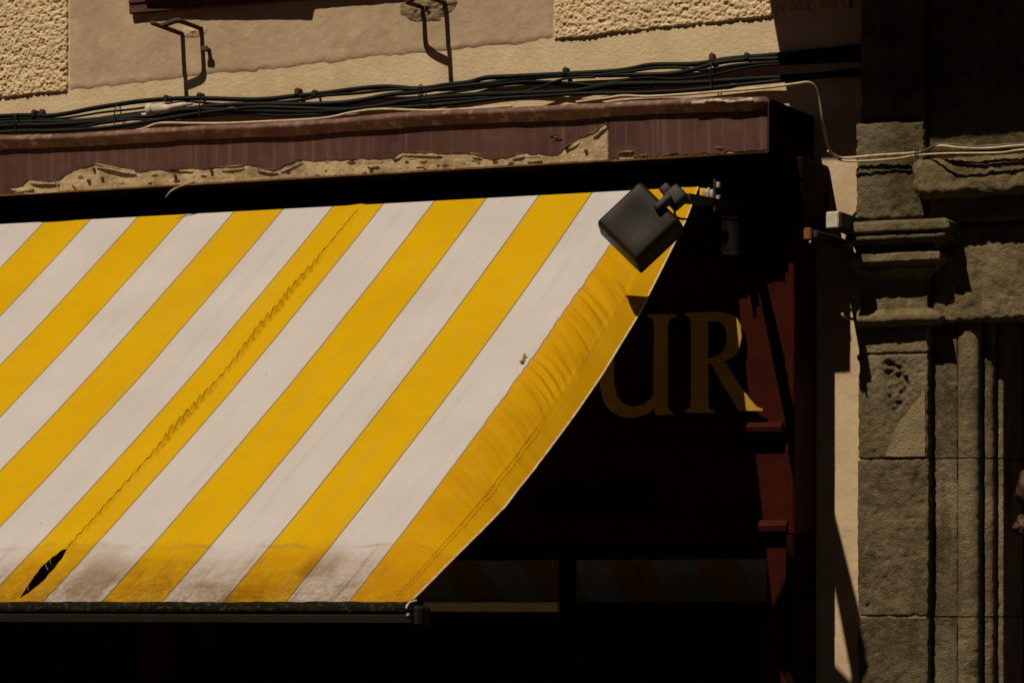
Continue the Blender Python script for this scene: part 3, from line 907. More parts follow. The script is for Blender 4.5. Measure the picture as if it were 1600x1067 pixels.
# mouldings below the letters
def moulding(name, u1, v0, v1, o, m, x0=XL, mit=0.0):
    z1, z0 = PZ(1200, v0, o), PZ(1200, v1, o)
    x1 = PX(u1, o)
    b = MB()
    h = z1 - z0
    pr = [(OPN - .001, z1 - .002), (o - .018, z1), (o - .010, z1 - h * .22), (o - .004, z1 - h * .30), (o, z1 - h * .45), (o - .004, z0 + h * .12), (OPN - .001, z0)]
    V, F = [], []
    for (x, mt) in ((x0, 0), (x1, 1)):
        for (oo, z) in pr: V.append((x - (o - oo) * mit * mt * -1, -oo, z))
    n = len(pr)
    for j in range(n - 1): F.append((j, j + 1, n + j + 1, n + j))
    F.append(tuple(range(n - 1, -1, -1))); F.append(tuple(n + j for j in range(n)))
    return obj(name, V, F, m, sf)
moulding('sign_moulding', 1221, 659, 676, OPN + .05, M['red'], mit=-.2)
moulding('sign_moulding', 1228, 812, 832, OPN + .045, M['red'], mit=0)
# slotted vent
vx0, vx1 = PX(832, OPN + .02), PX(1006, OPN + .02)
vz0, vz1 = PZ(900, 797, OPN + .02), PZ(900, 754, OPN + .02)
vt = MB()
vt.box(vx0, vx1, OPN + .001, OPN + .02, vz1 - .012, vz1, .002); vt.box(vx0, vx1, OPN + .001, OPN + .02, vz0, vz0 + .012, .002)
vt.box(vx0, vx0 + .012, OPN + .001, OPN + .0195, vz0 + .0125, vz1 - .0125); vt.box(vx1 - .012, vx1, OPN + .001, OPN + .0195, vz0 + .0125, vz1 - .0125)
ve = vt.build('vent_frame', M['red_dark'], sf)
for k in range(3):
    z = vz0 + .018 + k * (vz1 - vz0 - .03) / 3
    b = MB(); b.box(vx0 + .013, vx1 - .013, OPN + .002, OPN + .016, z, z + .010, .002); b.build('vent_slat', M['red_dark'], ve)
# end stile, projecting from the plaster wall
zst = PZ(1250, 834, .23)
b = MB(); b.box(xst, xse, .003, .23, zst, ZFB + .010, .004); b.build('end_stile', M['red'], sf)
b = MB(); b.box(xst - .016, xst - .001, OPN - .02, OPN + .018, zst, ZFB + .009, .004); b.build('stile_bead', M['red'], sf)
b = MB(); b.box(PX(1197, .2), xse - .030, .003, .20, .15, zst - .003, .004); b.build('lower_stile', M['red'], sf)
# block at the head of the stile, just under the fascia
xcb = PX(1331, 0) - .28 * .27
b = MB(); b.box(xst - .004, xcb, .003, .27, PZ(1240, 352, .27), ZFB + .004, .006); b.build('stile_head', M['red_dark'], sf)
b = MB(); b.box(xse - .029, xse - .001, .003, .231, .15, zst - .003, .004); b.build('lower_stile_edge', M['red_dark'], sf)
# transom rail, window frame and panes
zr1, zr0 = PZ(900, 832, .2), PZ(900, 872, .2)
b = MB(); b.box(XL, xst + .008, .10, OPN - .002, zr0, ZTR - .003, .004); b.build('transom_rail', M['red_dark'], sf)
OG = .12
def upright(u0, u1, o, m, name='mullion'):
    b = MB(); b.box(PX(u0, o), PX(u1, o), .06, o, .45, zr0 - .002, .004); return b.build(name, m, sf)
upright(215, 259, .17, M['red'])
upright(872, 886, .16, M['red_dark'])
upright(-560, -515, .17, M['red_dark'])
for (u0, u1) in ((-900, -560), (-515, 216), (261, 871), (888, 1189)):
    b = MB(); b.box(PX(u0, OG) - .01, PX(u1, OG) + .02, OG - .006, OG, .46, zr0 - .004); b.build('window_pane', M['glass'], sf)
b = MB(); b.box(PX(262, .15), PX(268, .15), OG + .001, .15, .46, zr0 - .004, .002); b.build('glazing_bead', M['bar_low'], sf)
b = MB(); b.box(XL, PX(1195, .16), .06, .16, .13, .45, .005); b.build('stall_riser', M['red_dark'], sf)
# shallow dark room behind the glass
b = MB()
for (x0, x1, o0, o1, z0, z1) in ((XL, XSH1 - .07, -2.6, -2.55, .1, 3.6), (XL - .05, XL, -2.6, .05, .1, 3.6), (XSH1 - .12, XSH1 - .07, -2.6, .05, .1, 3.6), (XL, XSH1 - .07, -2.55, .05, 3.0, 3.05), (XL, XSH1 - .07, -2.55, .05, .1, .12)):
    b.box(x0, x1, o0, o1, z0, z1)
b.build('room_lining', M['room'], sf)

# cream strip fixed across the window
st = tag(MB().box(PX(662, .175), PX(871, .175), .1225, .178, PZ(760, 955.5, .178), PZ(760, 940.5, .178), .003).build('light_strip', M['cream']),
         'cream strip fixed across the shop window right of the awning bar', 'strip light')
# lamp shade hanging behind the left pane
pc = P(328, 978, -.25)
pl = thing('pendant_lamp', 'small pale lamp shade hanging in the dark shop window under the awning bar', 'lamp', pc + np.array([0, 0, -.1]))
V, F = [], []
nn = 20
for j, (z, r) in enumerate(((.045, .05), (.02, .050), (-.02, .040), (-.055, .026), (-.075, .018), (-.078, .001))):
    for i in range(nn):
        a = 2 * math.pi * i / nn
        V.append(pc + np.array([r * math.cos(a) * (1 + .06 * math.cos(5 * a)), r * math.sin(a), z]))
for j in range(5):
    for i in range(nn): F.append((j * nn + i, j * nn + (i + 1) % nn, (j + 1) * nn + (i + 1) % nn, (j + 1) * nn + i))
obj('lamp_shade', V, F, M['cream'], pl, True)
b = MB(); b.tube([pc + np.array([0, 0, .0]), (pc[0], pc[1], 3.0)], .004, 6); b.build('cord', M['cable'], pl)

# ================================================================== AWNING
aw = thing('striped_awning', 'yellow and white striped shop awning with a torn seam and mouldy lower edge', 'awning', (-1.2, -OA, 2.25))
Z0A = 2.3 + 1.3217
def zprof(o): return Z0A - (.6733 * o - .0259 * o * o + .0005 * o ** 3)
SEAM = SX0 + SW * 6.57
XWL = -3.9
xs = list(np.arange(XWL, SEAM - .10, .03)) + list(np.arange(SEAM - .10, SEAM - .002, .004)) + [SEAM - .0015, SEAM + .0015] + list(np.arange(SEAM + .004, SEAM + .06, .004)) + list(np.arange(SEAM + .065, -.24, .02)) + list(np.arange(-.23, 0.0, .005)) + [0.0]
xs = np.array(sorted(set(np.round(xs, 5))))
os_ = np.linspace(0, OEND, 480)
XX, OO = np.meshgrid(xs, os_)
Xf, Of = XX.ravel(), OO.ravel()
q3 = np.stack([Xf, Of, np.zeros_like(Xf)], 1)
z = zprof(Of)
tt = Of / OEND
bow = np.sin(np.pi * np.clip(tt, 0, 1))
z = z + bow * (fbm(q3, 1.6, 3, 5) * .006 + fbm(q3 * np.array([1, .4, 1]), 5, 2, 6) * .0016)
cr = Of + .22 * Xf + .03 * fbm(q3, 3, 2, 51)
z = z + bow * .0016 * vnoise(np.stack([cr / .05, Xf * 1.3, Of * 0], 1), 52) * np.clip(fbm(q3, 2.2, 2, 53) + .25, 0, 1)
# droop of the loose right edge
dro = np.interp(Of, [0, .098, .266, .515, .793, 1.029, 1.529, 1.859, 2.135], [0, .042, .070, .108, .119, .116, .092, .040, 0.0])
gx = np.clip(1 + Xf / .19, 0, 1) ** 1.7
z = z - dro * gx
# tension folds fanning from the hem of the outer stripe
w = np.clip((Xf + .20) / .05, 0, 1) * np.clip((-.045 - Xf) / .02, 0, 1)
env = np.interp(Of, [0, .25, .45, .9, 1.25, 1.6], [0, .15, 1, 1, .5, .12])
ph = Of - .88 * np.clip(Xf + .20, 0, 1) ** 1.3 + .010 * fbm(q3, 7, 2, 15)
wr = vnoise(np.stack([ph / .021, (Xf + .4) * 5 + ph * 3, Of * 0 + .5], 1), 41) + .55 * vnoise(np.stack([ph / .0105, (Xf + .4) * 8, Of * 0 + .5], 1), 42)
z = z + w * env * .0095 * wr * (.45 + .9 * np.clip(fbm(q3, 5, 2, 16) + .35, 0, 1))
# stitched hem ridge and hem ruffles
z = z + .0022 * np.exp(-((Xf + .052) / .004) ** 2) + .0012 * np.exp(-((Xf + .040) / .003) ** 2)
wh = np.clip((Xf + .060) / .02, 0, 1)
envh = np.interp(Of, [0, .5, 1.0, 1.3, 1.75, 1.95, 2.13], [.1, .25, .5, 1, 1, .3, .0])
z = z + wh * envh * .0065 * vnoise(np.stack([Of / .034, Xf * 4, Of * 0], 1), 43) * (.35 + .65 * np.clip(-Xf / .02, 0, 1))
# puckered overlap seam in the fourth yellow stripe from the edge
ds = Xf - SEAM
envs = np.interp(Of, [0, .15, .4, 1.4, 1.75, 2.0], [.2, .6, 1, 1, .6, .2])
puck = np.where(ds <= 0, np.clip(1 + ds / .056, 0, 1) ** 1.4, np.clip(1 - ds / .016, 0, 1))
z = z + puck * envs * (.017 * np.abs(np.sin(Of * np.pi / .040 + ds * 14 + 2.2 * fbm(q3, 6, 2, 23))) ** .7) * (.45 + .9 * np.clip(fbm(q3, 4, 2, 26) + .4, 0, 1))
z = z + np.where(ds <= 0, .0015, 0) * np.clip(1 + ds / .05, 0, 1)
puck2 = np.clip(1 - ds / .045, 0, 1) ** 2 * (ds > 0)
z = z + puck2 * envs * .0030 * np.sin(Of * 2 * np.pi / .055 + 2 * fbm(q3, 6, 2, 24))
# the tear: an opened slit along the seam near the bar
def awn_at(u, v):
    best = None
    for o in np.linspace(0, 2.2, 2201):
        p = P(u, v, OA + o); e = abs(p[2] - zprof(o))
        if best is None or e < best[0]: best = (e, p[0], o)
    return best[1], best[2]
t0x, t0o = awn_at(97, 858); t1x, t1o = awn_at(36, 934)
s = np.clip((Of - t0o) / (t1o - t0o), 0, 1)
inside = (Of > t0o) & (Of < t1o + .01)
hw = .0125 * np.clip(np.sin(np.pi * s ** .8), 0, 1) ** .9
X2 = Xf.copy()
near = np.exp(-(ds / .03) ** 2)
X2 = X2 + near * .0045 * n1(Of * 13, 27) + near * .0022 * n1(Of * 40, 28)
opened = np.where(ds <= 0, -1, 1) * hw * inside
X2 = X2 + opened * np.exp(-np.abs(ds) / .03)
z = z + inside * np.where(ds <= 0, .010, -.008) * np.sin(np.pi * s) * np.exp(-np.abs(ds) / .03)
V = np.stack([X2, -(OA + Of), z], 1)
nx, ny = len(xs), len(os_)
iseam = int(np.searchsorted(xs, SEAM))
slits = [(t0o - .29, t0o - .262)]
F = []
for j in range(ny - 1):
    om = .5 * (os_[j] + os_[j + 1])
    for i in range(nx - 1):
        if i == iseam - 1 and om < t1o and (om > t0o + .004 or any(a_ < om < b_ for (a_, b_) in slits)): continue
        a = j * nx + i
        F.append((a, a + nx, a + nx + 1, a + 1))
uv = np.stack([Xf, Of], 1)
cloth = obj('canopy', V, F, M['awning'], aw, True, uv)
for k in (1.3, 2.1, 5.6):
    o_ = t0o + (t1o - t0o) * (.12 + .12 * k)
    j_ = int(np.argmin(np.abs(os_ - o_)))
    pL, pR = V.reshape(ny, nx, 3)[j_, iseam - 1], V.reshape(ny, nx, 3)[j_ + random.choice((2, 4, 6)), iseam]
    e_ = pL + (pR - pL) * random.choice((.35, .5, 1.0, .7))
    b = MB(); b.tube([pL, .5 * (pL + e_) + np.array([0, 0, -.003]), e_], .0007, 4, 3); b.build('loose_thread', M['letter'], aw)
# thread of the seam, lying in the crease
sv_ = V.reshape(ny, nx, 3)
b = MB()
jj_ = [j for j in range(8, ny, 2) if os_[j] < t0o]
b.tube([.35 * sv_[j, iseam - 1] + .65 * sv_[j, iseam] + np.array([0, -.0006, .0010]) for j in jj_], .0006, 5)
b.build('seam_thread', mat('dark_seam_thread', (.30, .13, .003), .95, .02), aw)
# pale cord in the edge of the hem
ed = V.reshape(ny, nx, 3)[:, -1, :]
b = MB(); b.tube([p + np.array([.0015, 0, -.001]) for p in ed[::6]], .0032, 6); b.build('hem_cord', M['pale_plastic'], aw, True)
# stitches of the hem
st_ = V.reshape(ny, nx, 3)
b = MB()
for xo in (-.052, -.040):
    i = int(np.argmin(np.abs(xs - xo)))
    for j in range(int(ny * .55), ny - 8, 4):
        b.tube([st_[j, i] + np.array([0, -.0004, .0010]), st_[j + 3, i] + np.array([0, -.0004, .0010])], .0005, 4)
hs_ = b.build('hem_stitching', mat('brown_thread', (.34, .165, .004), .9), aw)
hs_['kind'] = 'stuff'
# small bird dropping
c = awn_at(819, 559)
for (dx, do, r) in ((0, 0, .010), (.008, .022, .012), (.013, .030, .007), (-.006, -.010, .005)):
    x, o = c[0] + dx * .5, c[1] + do
    pz = zprof(o)
    V_, F_ = [], []
    for k in range(10):
        a = 2 * math.pi * k / 10
        rr = r * (1 + .35 * math.sin(3 * a + r * 900))
        V_.append((x + rr * math.cos(a) * .7, -(OA + o + rr * math.sin(a) * .8), zprof(o + rr * math.sin(a) * .8) + .004))
    V_.append((x, -(OA + o), pz + .008))
    F_ = [(k, (k + 1) % 10, 10) for k in range(10)]
    obj('dried_dirt', V_, F_, M['iron'] if r < .008 else M['mortar'], aw, True)
# front bar
ob = OA + OEND
zf = zprof(OEND)
zt = PZ(400, 941.5, ob + .01)
zm = PZ(400, 958.5, ob + .02)
zl_ = PZ(400, 973.5, ob + .03)
xbe = 0.018
n = 260
V_, F_ = [], []
prof = [(-.03, zt - .012), (-.012, zt + .001), (.010, zt + .003), (.022, zt - .004), (.028, (zt + zm) / 2), (.026, zm), (-.03, zm)]
for i in range(n):
    x = XWL - .02 + (xbe - XWL + .02) * i / (n - 1)
    for k, (o, zz_) in enumerate(prof):
        V_.append((x, -(ob + o + (.0015 * float(n1(x * 30 + k * 3, 4)[0]) if 0 < k < 5 else 0)), zz_ + (.0022 * float(n1(x * 45 + k * 7, 6)[0]) if 0 < k < 4 else 0)))
k = len(prof)
for i in range(n - 1):
    for j in range(k): F_.append((i * k + j, i * k + (j + 1) % k, (i + 1) * k + (j + 1) % k, (i + 1) * k + j))
F_.append(tuple(range(k - 1, -1, -1))); F_.append(tuple((n - 1) * k + j for j in range(k)))
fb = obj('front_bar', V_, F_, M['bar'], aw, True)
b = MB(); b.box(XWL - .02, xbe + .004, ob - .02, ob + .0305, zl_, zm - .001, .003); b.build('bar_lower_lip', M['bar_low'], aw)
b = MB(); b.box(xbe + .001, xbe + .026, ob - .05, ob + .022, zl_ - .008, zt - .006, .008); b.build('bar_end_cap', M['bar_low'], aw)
b = MB()
b.tube([(xbe + .004, -(ob - .002), zt + .006), (xbe - .004, -(ob + .024), zt + .000), (xbe - .007, -(ob + .034), zt - .010), (xbe - .007, -(ob + .034), zt - .014)], .0032, 8, 5)
b.build('cap_clip', M['pale_plastic'], aw, True)
b = MB(); b.tube([(xbe - .004, -(ob + .028), zt - .030), (xbe - .004, -(ob + .036), zt - .030)], .004, 8); b.build('cap_screw', M['metal'], aw)
# roller tube and its end fittings under the fascia
rc_ = np.array([0, -(OA - .030), Z0A - .026])
b = MB(); b.tube([rc_ + np.array([XWL, 0, 0]), rc_ + np.array([.002, 0, 0])], .028, 16); b.build('roller_tube', M['bar_low'], aw, True)
ca = mat('yellow_cloth_roll', (.55, .29, .01), .85, .15)
b = MB(); b.tube([rc_ + np.array([.004, 0, 0]), rc_ + np.array([.022, 0, 0])], .030, 20); b.build('cloth_roll', ca, aw, True)
b = MB(); b.tube([rc_ + np.array([.0225, 0, 0]), rc_ + np.array([.030, 0, 0])], .028, 20); b.tube([rc_ + np.array([.031, 0, 0]), rc_ + np.array([.037, 0, 0])], .031, 20)
b.tube([rc_ + np.array([.038, 0, 0]), rc_ + np.array([.050, 0, 0])], .024, 20); b.build('roller_cap', M['metal'], aw, True)
b = MB(); b.box(.056, .066, OPN + .002, OA + .012, Z0A - .085, Z0A + .020, .003); b.build('roller_bracket', M['lamp_arm'], aw)
for dz in (.002, -.040):
    c = np.array([.071, -(OA + .0), Z0A + dz]); b = MB(); b.hull_box(c, np.eye(3), np.array([.006, .010, .009]), .002); b.build('bracket_bolt', M['metal'], aw)
# folding arm with its shoulder on the sign panel
sh = P(1136, 365, OPN + .06)
for (xa_, first) in ((sh[0], True), (XWL + .4, False)):
    s0 = np.array([xa_, sh[1], sh[2] + .02]); el = np.array([xa_ - .95, -(OA + .95), 2.86]); fr_ = np.array([xa_ - .30, -(ob - .03), zl_ + .03])
    b = MB(); b.box(xa_ - .022, xa_ + .022, OPN + .002, OPN + .055, s0[2] - .085, s0[2] + .045, .006)
    b.tube([s0 + np.array([.012, -.01, -.07]), s0 + np.array([.012, -.01, .03])], .012, 10)
    b.build('arm_shoulder', M['metal'], aw)
    b = MB(); b.tube([s0 + np.array([0, -.01, -.03]), el], .020, 10); b.build('upper_arm', M['bar_low'], aw, True)
    b = MB(); b.tube([el, fr_], .017, 10); b.build('forearm', M['bar_low'], aw, True)

# ================================================================== FLOODLIGHT
HC = P(996.5, 345, 1.078)
fl_ = thing('floodlight', 'dark grey square floodlight on a bracket in front of the awning corner', 'lamp', HC)
Vw = CAM - HC; Vw /= np.linalg.norm(Vw)
rgt = np.array([CY, SY, 0]); upv = np.cross(rgt, -Vw) ; upv = np.cross(Vw, rgt); upv /= np.linalg.norm(upv)
tl = math.radians(23)
nrm = math.cos(tl) * Vw + math.sin(tl) * (.9 * upv - .42 * rgt); nrm /= np.linalg.norm(nrm)
e1 = rgt - nrm * (rgt @ nrm); e1 /= np.linalg.norm(e1)
e2 = np.cross(nrm, e1)
ang = math.radians(42)
a1 = math.cos(ang) * e1 + math.sin(ang) * e2
a2 = -math.sin(ang) * e1 + math.cos(ang) * e2
hd = .0955
dep = .045
import bmesh
def housing():
    """tapered, rounded back of the lamp"""
    bm = bmesh.new()
    bmesh.ops.create_cube(bm, size=2)
    for v in bm.verts:
        k = 1.0 if v.co.z < 0 else .955
        v.co = Vector((v.co.x * hd * k, v.co.y * hd * k, v.co.z * dep))
    bmesh.ops.bevel(bm, geom=list(bm.edges), offset=.015, segments=5, profile=.5, affect='EDGES')
    bmesh.ops.subdivide_edges(bm, edges=[e for e in bm.edges if e.calc_length() > .05], cuts=5, use_grid_fill=True)
    for v in bm.verts:
        if v.co.z > dep * .9:
            v.co.z -= .004 * math.exp(-((v.co.x / .05) ** 2 + (v.co.y / .05) ** 2)) - .002
    bm.verts.index_update()
    V = [HC + a1 * w.co.x + a2 * w.co.y + nrm * (w.co.z - dep) for w in bm.verts]
    F = [tuple(q.index for q in g.verts) for g in bm.faces]
    bm.free()
    return V, F
V_, F_ = housing()
obj('housing', V_, F_, M['lamp'], fl_, True)
A3 = np.array([a1, a2, nrm])
b = MB(); b.hull_box(HC - nrm * (dep * 2 + .006), A3, np.array([hd * .98, hd * .98, .008]), .006, 2); b.build('front_frame', M['lamp'], fl_)
b = MB(); b.hull_box(HC - nrm * (dep * 2 + .0155), A3, np.array([hd * .85, hd * .85, .002]), .001); b.build('front_glass', M['lens'], fl_)
# knuckle and arm
kn = P(1056, 309, 1.00)
root = P(1164, 323, OPN)
axis = root - kn; axis /= np.linalg.norm(axis)
kx = rgt; ky = upv
c45 = math.radians(40)
k1 = math.cos(c45) * e1 + math.sin(c45) * e2; k2 = -math.sin(c45) * e1 + math.cos(c45) * e2
b = MB(); b.hull_box(kn, np.array([k1, k2, nrm]), np.array([.030, .028, .026]), .010, 3); b.build('knuckle', M['lamp_arm'], fl_, True)
b = MB(); b.hull_box(P(1037, 318, 1.05), np.array([k1, k2, nrm]), np.array([.030, .010, .022]), .004, 2); b.build('yoke', M['lamp_arm'], fl_, True)
b = MB(); c = P(1040, 296, 1.00); b.hull_box(c, np.array([k1, k2, nrm]), np.array([.016, .014, .012]), .005, 2); b.build('knuckle_bolt', M['lamp_arm'], fl_, True)
b = MB()
d_ = kn + axis * .02
xw = np.array([1.0, 0, 0])
vv = []
for (p_, w_, t_) in ((d_, .040, .012), (d_ * .55 + root * .45, .022, .010), (root + np.array([0, -.001, 0]), .010, .008)):
    vv += [p_ - xw * w_ - UP * t_, p_ + xw * w_ - UP * t_, p_ + xw * w_ + UP * t_, p_ - xw * w_ + UP * t_]
b.add(vv, [(3, 2, 1, 0), (8, 9, 10, 11)] + [(4 * r_ + k, 4 * r_ + (k + 1) % 4, 4 * r_ + 4 + (k + 1) % 4, 4 * r_ + 4 + k) for r_ in range(2) for k in range(4)])
b.build('arm', M['lamp_arm'], fl_)
b = MB(); b.tube([kn - nrm * .02, kn - nrm * .03 - UP * .05, .5 * (kn + root) - UP * .05, root + np.array([.02, -.02, -.05])], .004, 6, 6); b.build('lead', M['cable'], fl_, True)
for (sx_, sy_) in ((-1, -1), (1, -1), (1, 1), (-1, 1)):
    c_ = HC + a1 * sx_ * hd * .80 + a2 * sy_ * hd * .80 + nrm * .0012
    b = MB(); b.tube([c_ - nrm * .004, c_], .0042, 8); b.build('screw', M['lamp_arm'], fl_)
b = MB(); b.hull_box(root + np.array([0, -.008, 0]), np.eye(3), np.array([.022, .006, .022]), .003); b.build('wall_plate', M['lamp_arm'], fl_)

# ================================================================== CABLES ON THE WALL
def cable(name, pts, r, m, label, group='cables strung along the wall over the fascia', sides=8, k=7):
    b = MB()
    b.tube([P(*p) for p in pts], r * .88, sides, k)
    return tag(b.build(name, m, None, True), label, 'cable', group)
cA = cable('wall_cable', [(-700, 226, 0.025), (-320, 203, 0.025), (0, 182, 0.025), (81, 181, 0.028), (150, 169, 0.028), (225, 158, 0.030), (300, 154, 0.030), (400, 156, 0.028), (457, 151, 0.030), (499, 147, 0.030), (562, 139, 0.030), (604, 136, 0.030), (655, 139, 0.028), (700, 133, 0.030), (733, 129, 0.030), (760, 122, 0.030), (800, 120, 0.028), (884, 116, 0.025), (956, 112, 0.025), (987, 108, 0.025), (1019, 102, 0.025), (1081, 101, 0.025), (1112, 97, 0.025), (1144, 92, 0.022), (1216, 86, 0.020), (1290, 79, .015), (1350, 73, .01), (1420, 66, -.05)],
           .0098, M['cable'], 'topmost thick black cable, arching over the white connector on the plaster')
cable('wall_cable', [(-700, 236, 0.020), (-300, 212, 0.022), (0, 192, 0.025), (100, 190, 0.028), (180, 184, 0.028), (250, 176, 0.028), (330, 166, 0.030), (400, 163, 0.033), (475, 163, 0.035), (529, 161, 0.035), (568, 156, 0.033), (610, 148, 0.030), (655, 144, 0.030), (700, 137, 0.030), (760, 131, 0.030), (800, 125, 0.025), (884, 118, 0.025), (950, 118, 0.025), (1040, 116, 0.030), (1080, 110, 0.030), (1120, 99, 0.028), (1160, 94, 0.025), (1230, 91, 0.020), (1290, 86, .015), (1350, 82, .01), (1420, 76, -.05)],
      .0092, M['cable_green'], 'greenish black cable crossing just below the topmost cable')
cable('wall_cable', [(-700, 246, 0.030), (-300, 222, 0.030), (0, 198, 0.035), (70, 196, 0.035), (160, 190, 0.037), (235, 181, 0.037), (300, 172, 0.040), (400, 174, 0.040), (470, 176, 0.040), (520, 174, 0.043), (580, 168, 0.043), (640, 158, 0.043), (720, 150, 0.040), (800, 147, 0.043), (894, 143, 0.043), (956, 133, 0.043), (1020, 131, 0.040), (1081, 130, 0.040), (1175, 124, 0.035), (1240, 121, .035), (1290, 117, .02), (1350, 110, .01), (1420, 104, -.05)],
      .0112, M['cable'], 'thick ribbed black conduit, lowest dark line above the fascia capping')
cable('wall_cable', [(-700, 252, 0.045), (-300, 229, 0.045), (0, 207, 0.045), (80, 205, 0.045), (150, 201, 0.045), (210, 194, 0.045), (270, 184, 0.045), (330, 175, 0.045), (400, 168, 0.045), (460, 169, 0.045), (530, 171, 0.045), (610, 169, 0.045), (700, 163, 0.045), (770, 155, 0.045), (850, 150, 0.045), (900, 147, 0.045), (1003, 145, 0.045), (1081, 141, 0.045), (1175, 131, 0.040), (1266, 122, .035), (1300, 119, .02), (1350, 116, .01), (1420, 110, -.05)],
      .0078, M['cable_green'], 'thin greenish cable lying along the back of the fascia capping')
cable('wall_cable', [(380, 155, 0.025), (420, 160, 0.028), (460, 158, 0.035), (505, 150, 0.037), (560, 146, 0.035), (620, 140, 0.035), (690, 141, 0.030), (740, 137, 0.030), (820, 128, 0.033), (900, 131, 0.037), (960, 138, 0.040), (1020, 136, 0.040)],
      .0062, M['cable'], 'slim black cable looping between the thick ones near the right iron fork')
cable('wall_cable', [(940, 117, 0.028), (985, 112, 0.030), (1020, 107, 0.033), (1060, 106, 0.033), (1100, 110, 0.030), (1150, 102, 0.028), (1216, 97, 0.022), (1290, 92, .015), (1350, 90, .01), (1420, 84, -.05)],
      .0060, M['cable_green'], 'slim dark cable making an eye shaped loop near the shade edge')
cable('wall_cable', [(-300, 208, .02), (0, 187, .03), (90, 186, .03), (160, 176, .035), (215, 170, .035), (285, 160, .03), (345, 163, .03), (410, 168, .035), (470, 168, .03), (535, 165, .03), (590, 154, .03), (650, 152, .035), (720, 143, .03), (790, 133, .03), (850, 131, .03), (905, 136, .03), (960, 128, .03), (1010, 122, .035), (1060, 124, .03), (1120, 116, .03), (1180, 104, .025), (1240, 100, .02), (1350, 94, .005), (1420, 88, -.05)],
      .0048, M['cable'], 'thinnest black cable weaving down through the bundle to the right')
cable('wall_cable', [(120, 199, .04), (190, 188, .045), (250, 187, .045), (320, 182, .04), (380, 178, .04), (440, 181, .045), (500, 179, .045), (560, 175, .04), (620, 164, .045), (690, 157, .045), (760, 152, .045), (830, 141, .04), (880, 124, .04), (930, 121, .03)],
      .0050, M['cable_green'], 'thin cable sagging under the white connector and rising to the right')
for (pp, lb) in (([(190, 208, .47), (222, 202, .465), (249, 193, .46), (300, 193, .46), (350, 193, .46), (420, 190, .455), (505, 185, .455), (550, 176, .45), (595, 171, .45), (670, 173, .45), (740, 170, .455), (800, 166, .46)], 'cream wire lying in waves on the fascia capping, left half'),
                 ([(900, 160, .465), (945, 154, .46), (975, 150, .455), (1015, 151, .455), (1080, 147, .46), (1140, 142, .46), (1200, 137, .45), (1245, 131, .42), (1262, 129, .40), (1272, 134, .38), (1279, 150, .36), (1285, 186, .33), (1291, 218, .28), (1297, 236, .22), (1306, 244, .15), (1320, 247, .10), (1370, 243, .096), (1437, 238, .11), (1455, 231, .15), (1472, 228, .19), (1500, 231, .20), (1540, 232, .20), (1600, 227, .20), (1720, 219, .20), (2200, 186, .20)], 'cream wire dropping past the fascia end and crossing the stone pilaster')):
    tag(MB().tube([P(*p) for p in pp], .0042, 6, 7).build('cream_wire', M['wire'], None, True), lb, 'wire', 'cream wires')
tag(MB().tube([P(*p) for p in [(1293, 236, .14), (1312, 250, .11), (1345, 252, .10), (1400, 248, .10), (1432, 243, .12), (1480, 240, .205), (1560, 239, .205), (1600, 234, .205), (1720, 225, .205), (2200, 193, .205)]], .0036, 6, 7).build('cream_wire', M['wire'], None, True),
    'lower of the two cream wires along the stone string course', 'wire', 'cream wires')
tag(MB().tube([P(*p) for p in [(1430, 241, .12), (1448, 234, .14), (1466, 226, .18), (1490, 226, .195), (1520, 229, .195), (1560, 227, .195), (1600, 224, .195), (1720, 215, .195), (2200, 180, .195)]], .0038, 6, 7).build('olive_wire', M['wire_green'], None, True),
    'olive green wire above the cream wires on the stone string course', 'wire')
# clips and ties
ck = [(54, 179, 0.030), (66, 178, 0.015), (260, 156, 0.030), (312, 152, 0.030), (465, 145, 0.030), (492, 148, 0.033), (884, 113, 0.025), (1113, 91, 0.022), (1167, 90, 0.025)]
names = ['far left of the row, by the left frame edge', 'second clip from the left, pale topped, beside the far left one', 'clip on the topmost cable left of the left iron fork', 'clip on the topmost cable right of the left iron fork', 'taller brown clip between the two iron forks', 'squat black clip between the two iron forks', 'clip on the topmost cable under the right roughcast panel', 'pale topped clip near the eye shaped cable loop', 'last clip on the right before the deep shade']
for (p, nm) in zip(ck, names):
    t = thing('cable_clip', 'small cable clip, ' + nm, 'clip', P(p[0], p[1], 0), 'cable clips on the plaster')
    c = P(*p)
    b = MB(); b.hull_box(c + np.array([0, 0, .002]), np.eye(3), np.array([.0085, .012, .010]), .003, 2); b.build('saddle', M['tie'] if 'pale' not in nm and 'brown' not in nm else M['iron'], t)
    b = MB(); b.tube([(c[0], .002, c[2] + .012), (c[0], c[1] - .010, c[2] + .012)], .0045, 7); b.build('nail', M['iron'], t)
tk = [(28, 191, 0.030, .030, 'left frame edge'), (184, 177, 0.033, .032, 'left of the white connector'), (316, 166, 0.035, .026, 'right of the white connector'), (658, 141, 0.032, .018, 'frayed, below the right iron fork'), (673, 163, 0.040, .020, 'on the conduit below the right iron fork'), (1114, 115, 0.035, .040, 'near the eye shaped loop'), (1433, 241, 0.125, .012, 'on the cream wires at the pilaster corner')]
for (u, v, O, h, nm) in tk:
    c = P(u, v, O)
    t = thing('cable_tie', 'thin black cable tie, ' + nm, 'cable tie', c, 'cable ties')
    rg = [c + np.array([.001 * math.sin(a * 3), -.022 * math.cos(a), h * math.sin(a)]) for a in np.linspace(0, 2 * math.pi, 15)]
    b = MB(); b.tube(rg, .0024, 5); b.build('loop', M['tie'], t)
    b = MB(); b.tube([c + np.array([0, -.02, -h * .6]), c + np.array([.004, -.03, -h - .014])], .002, 5); b.build('tail', M['tie'], t)
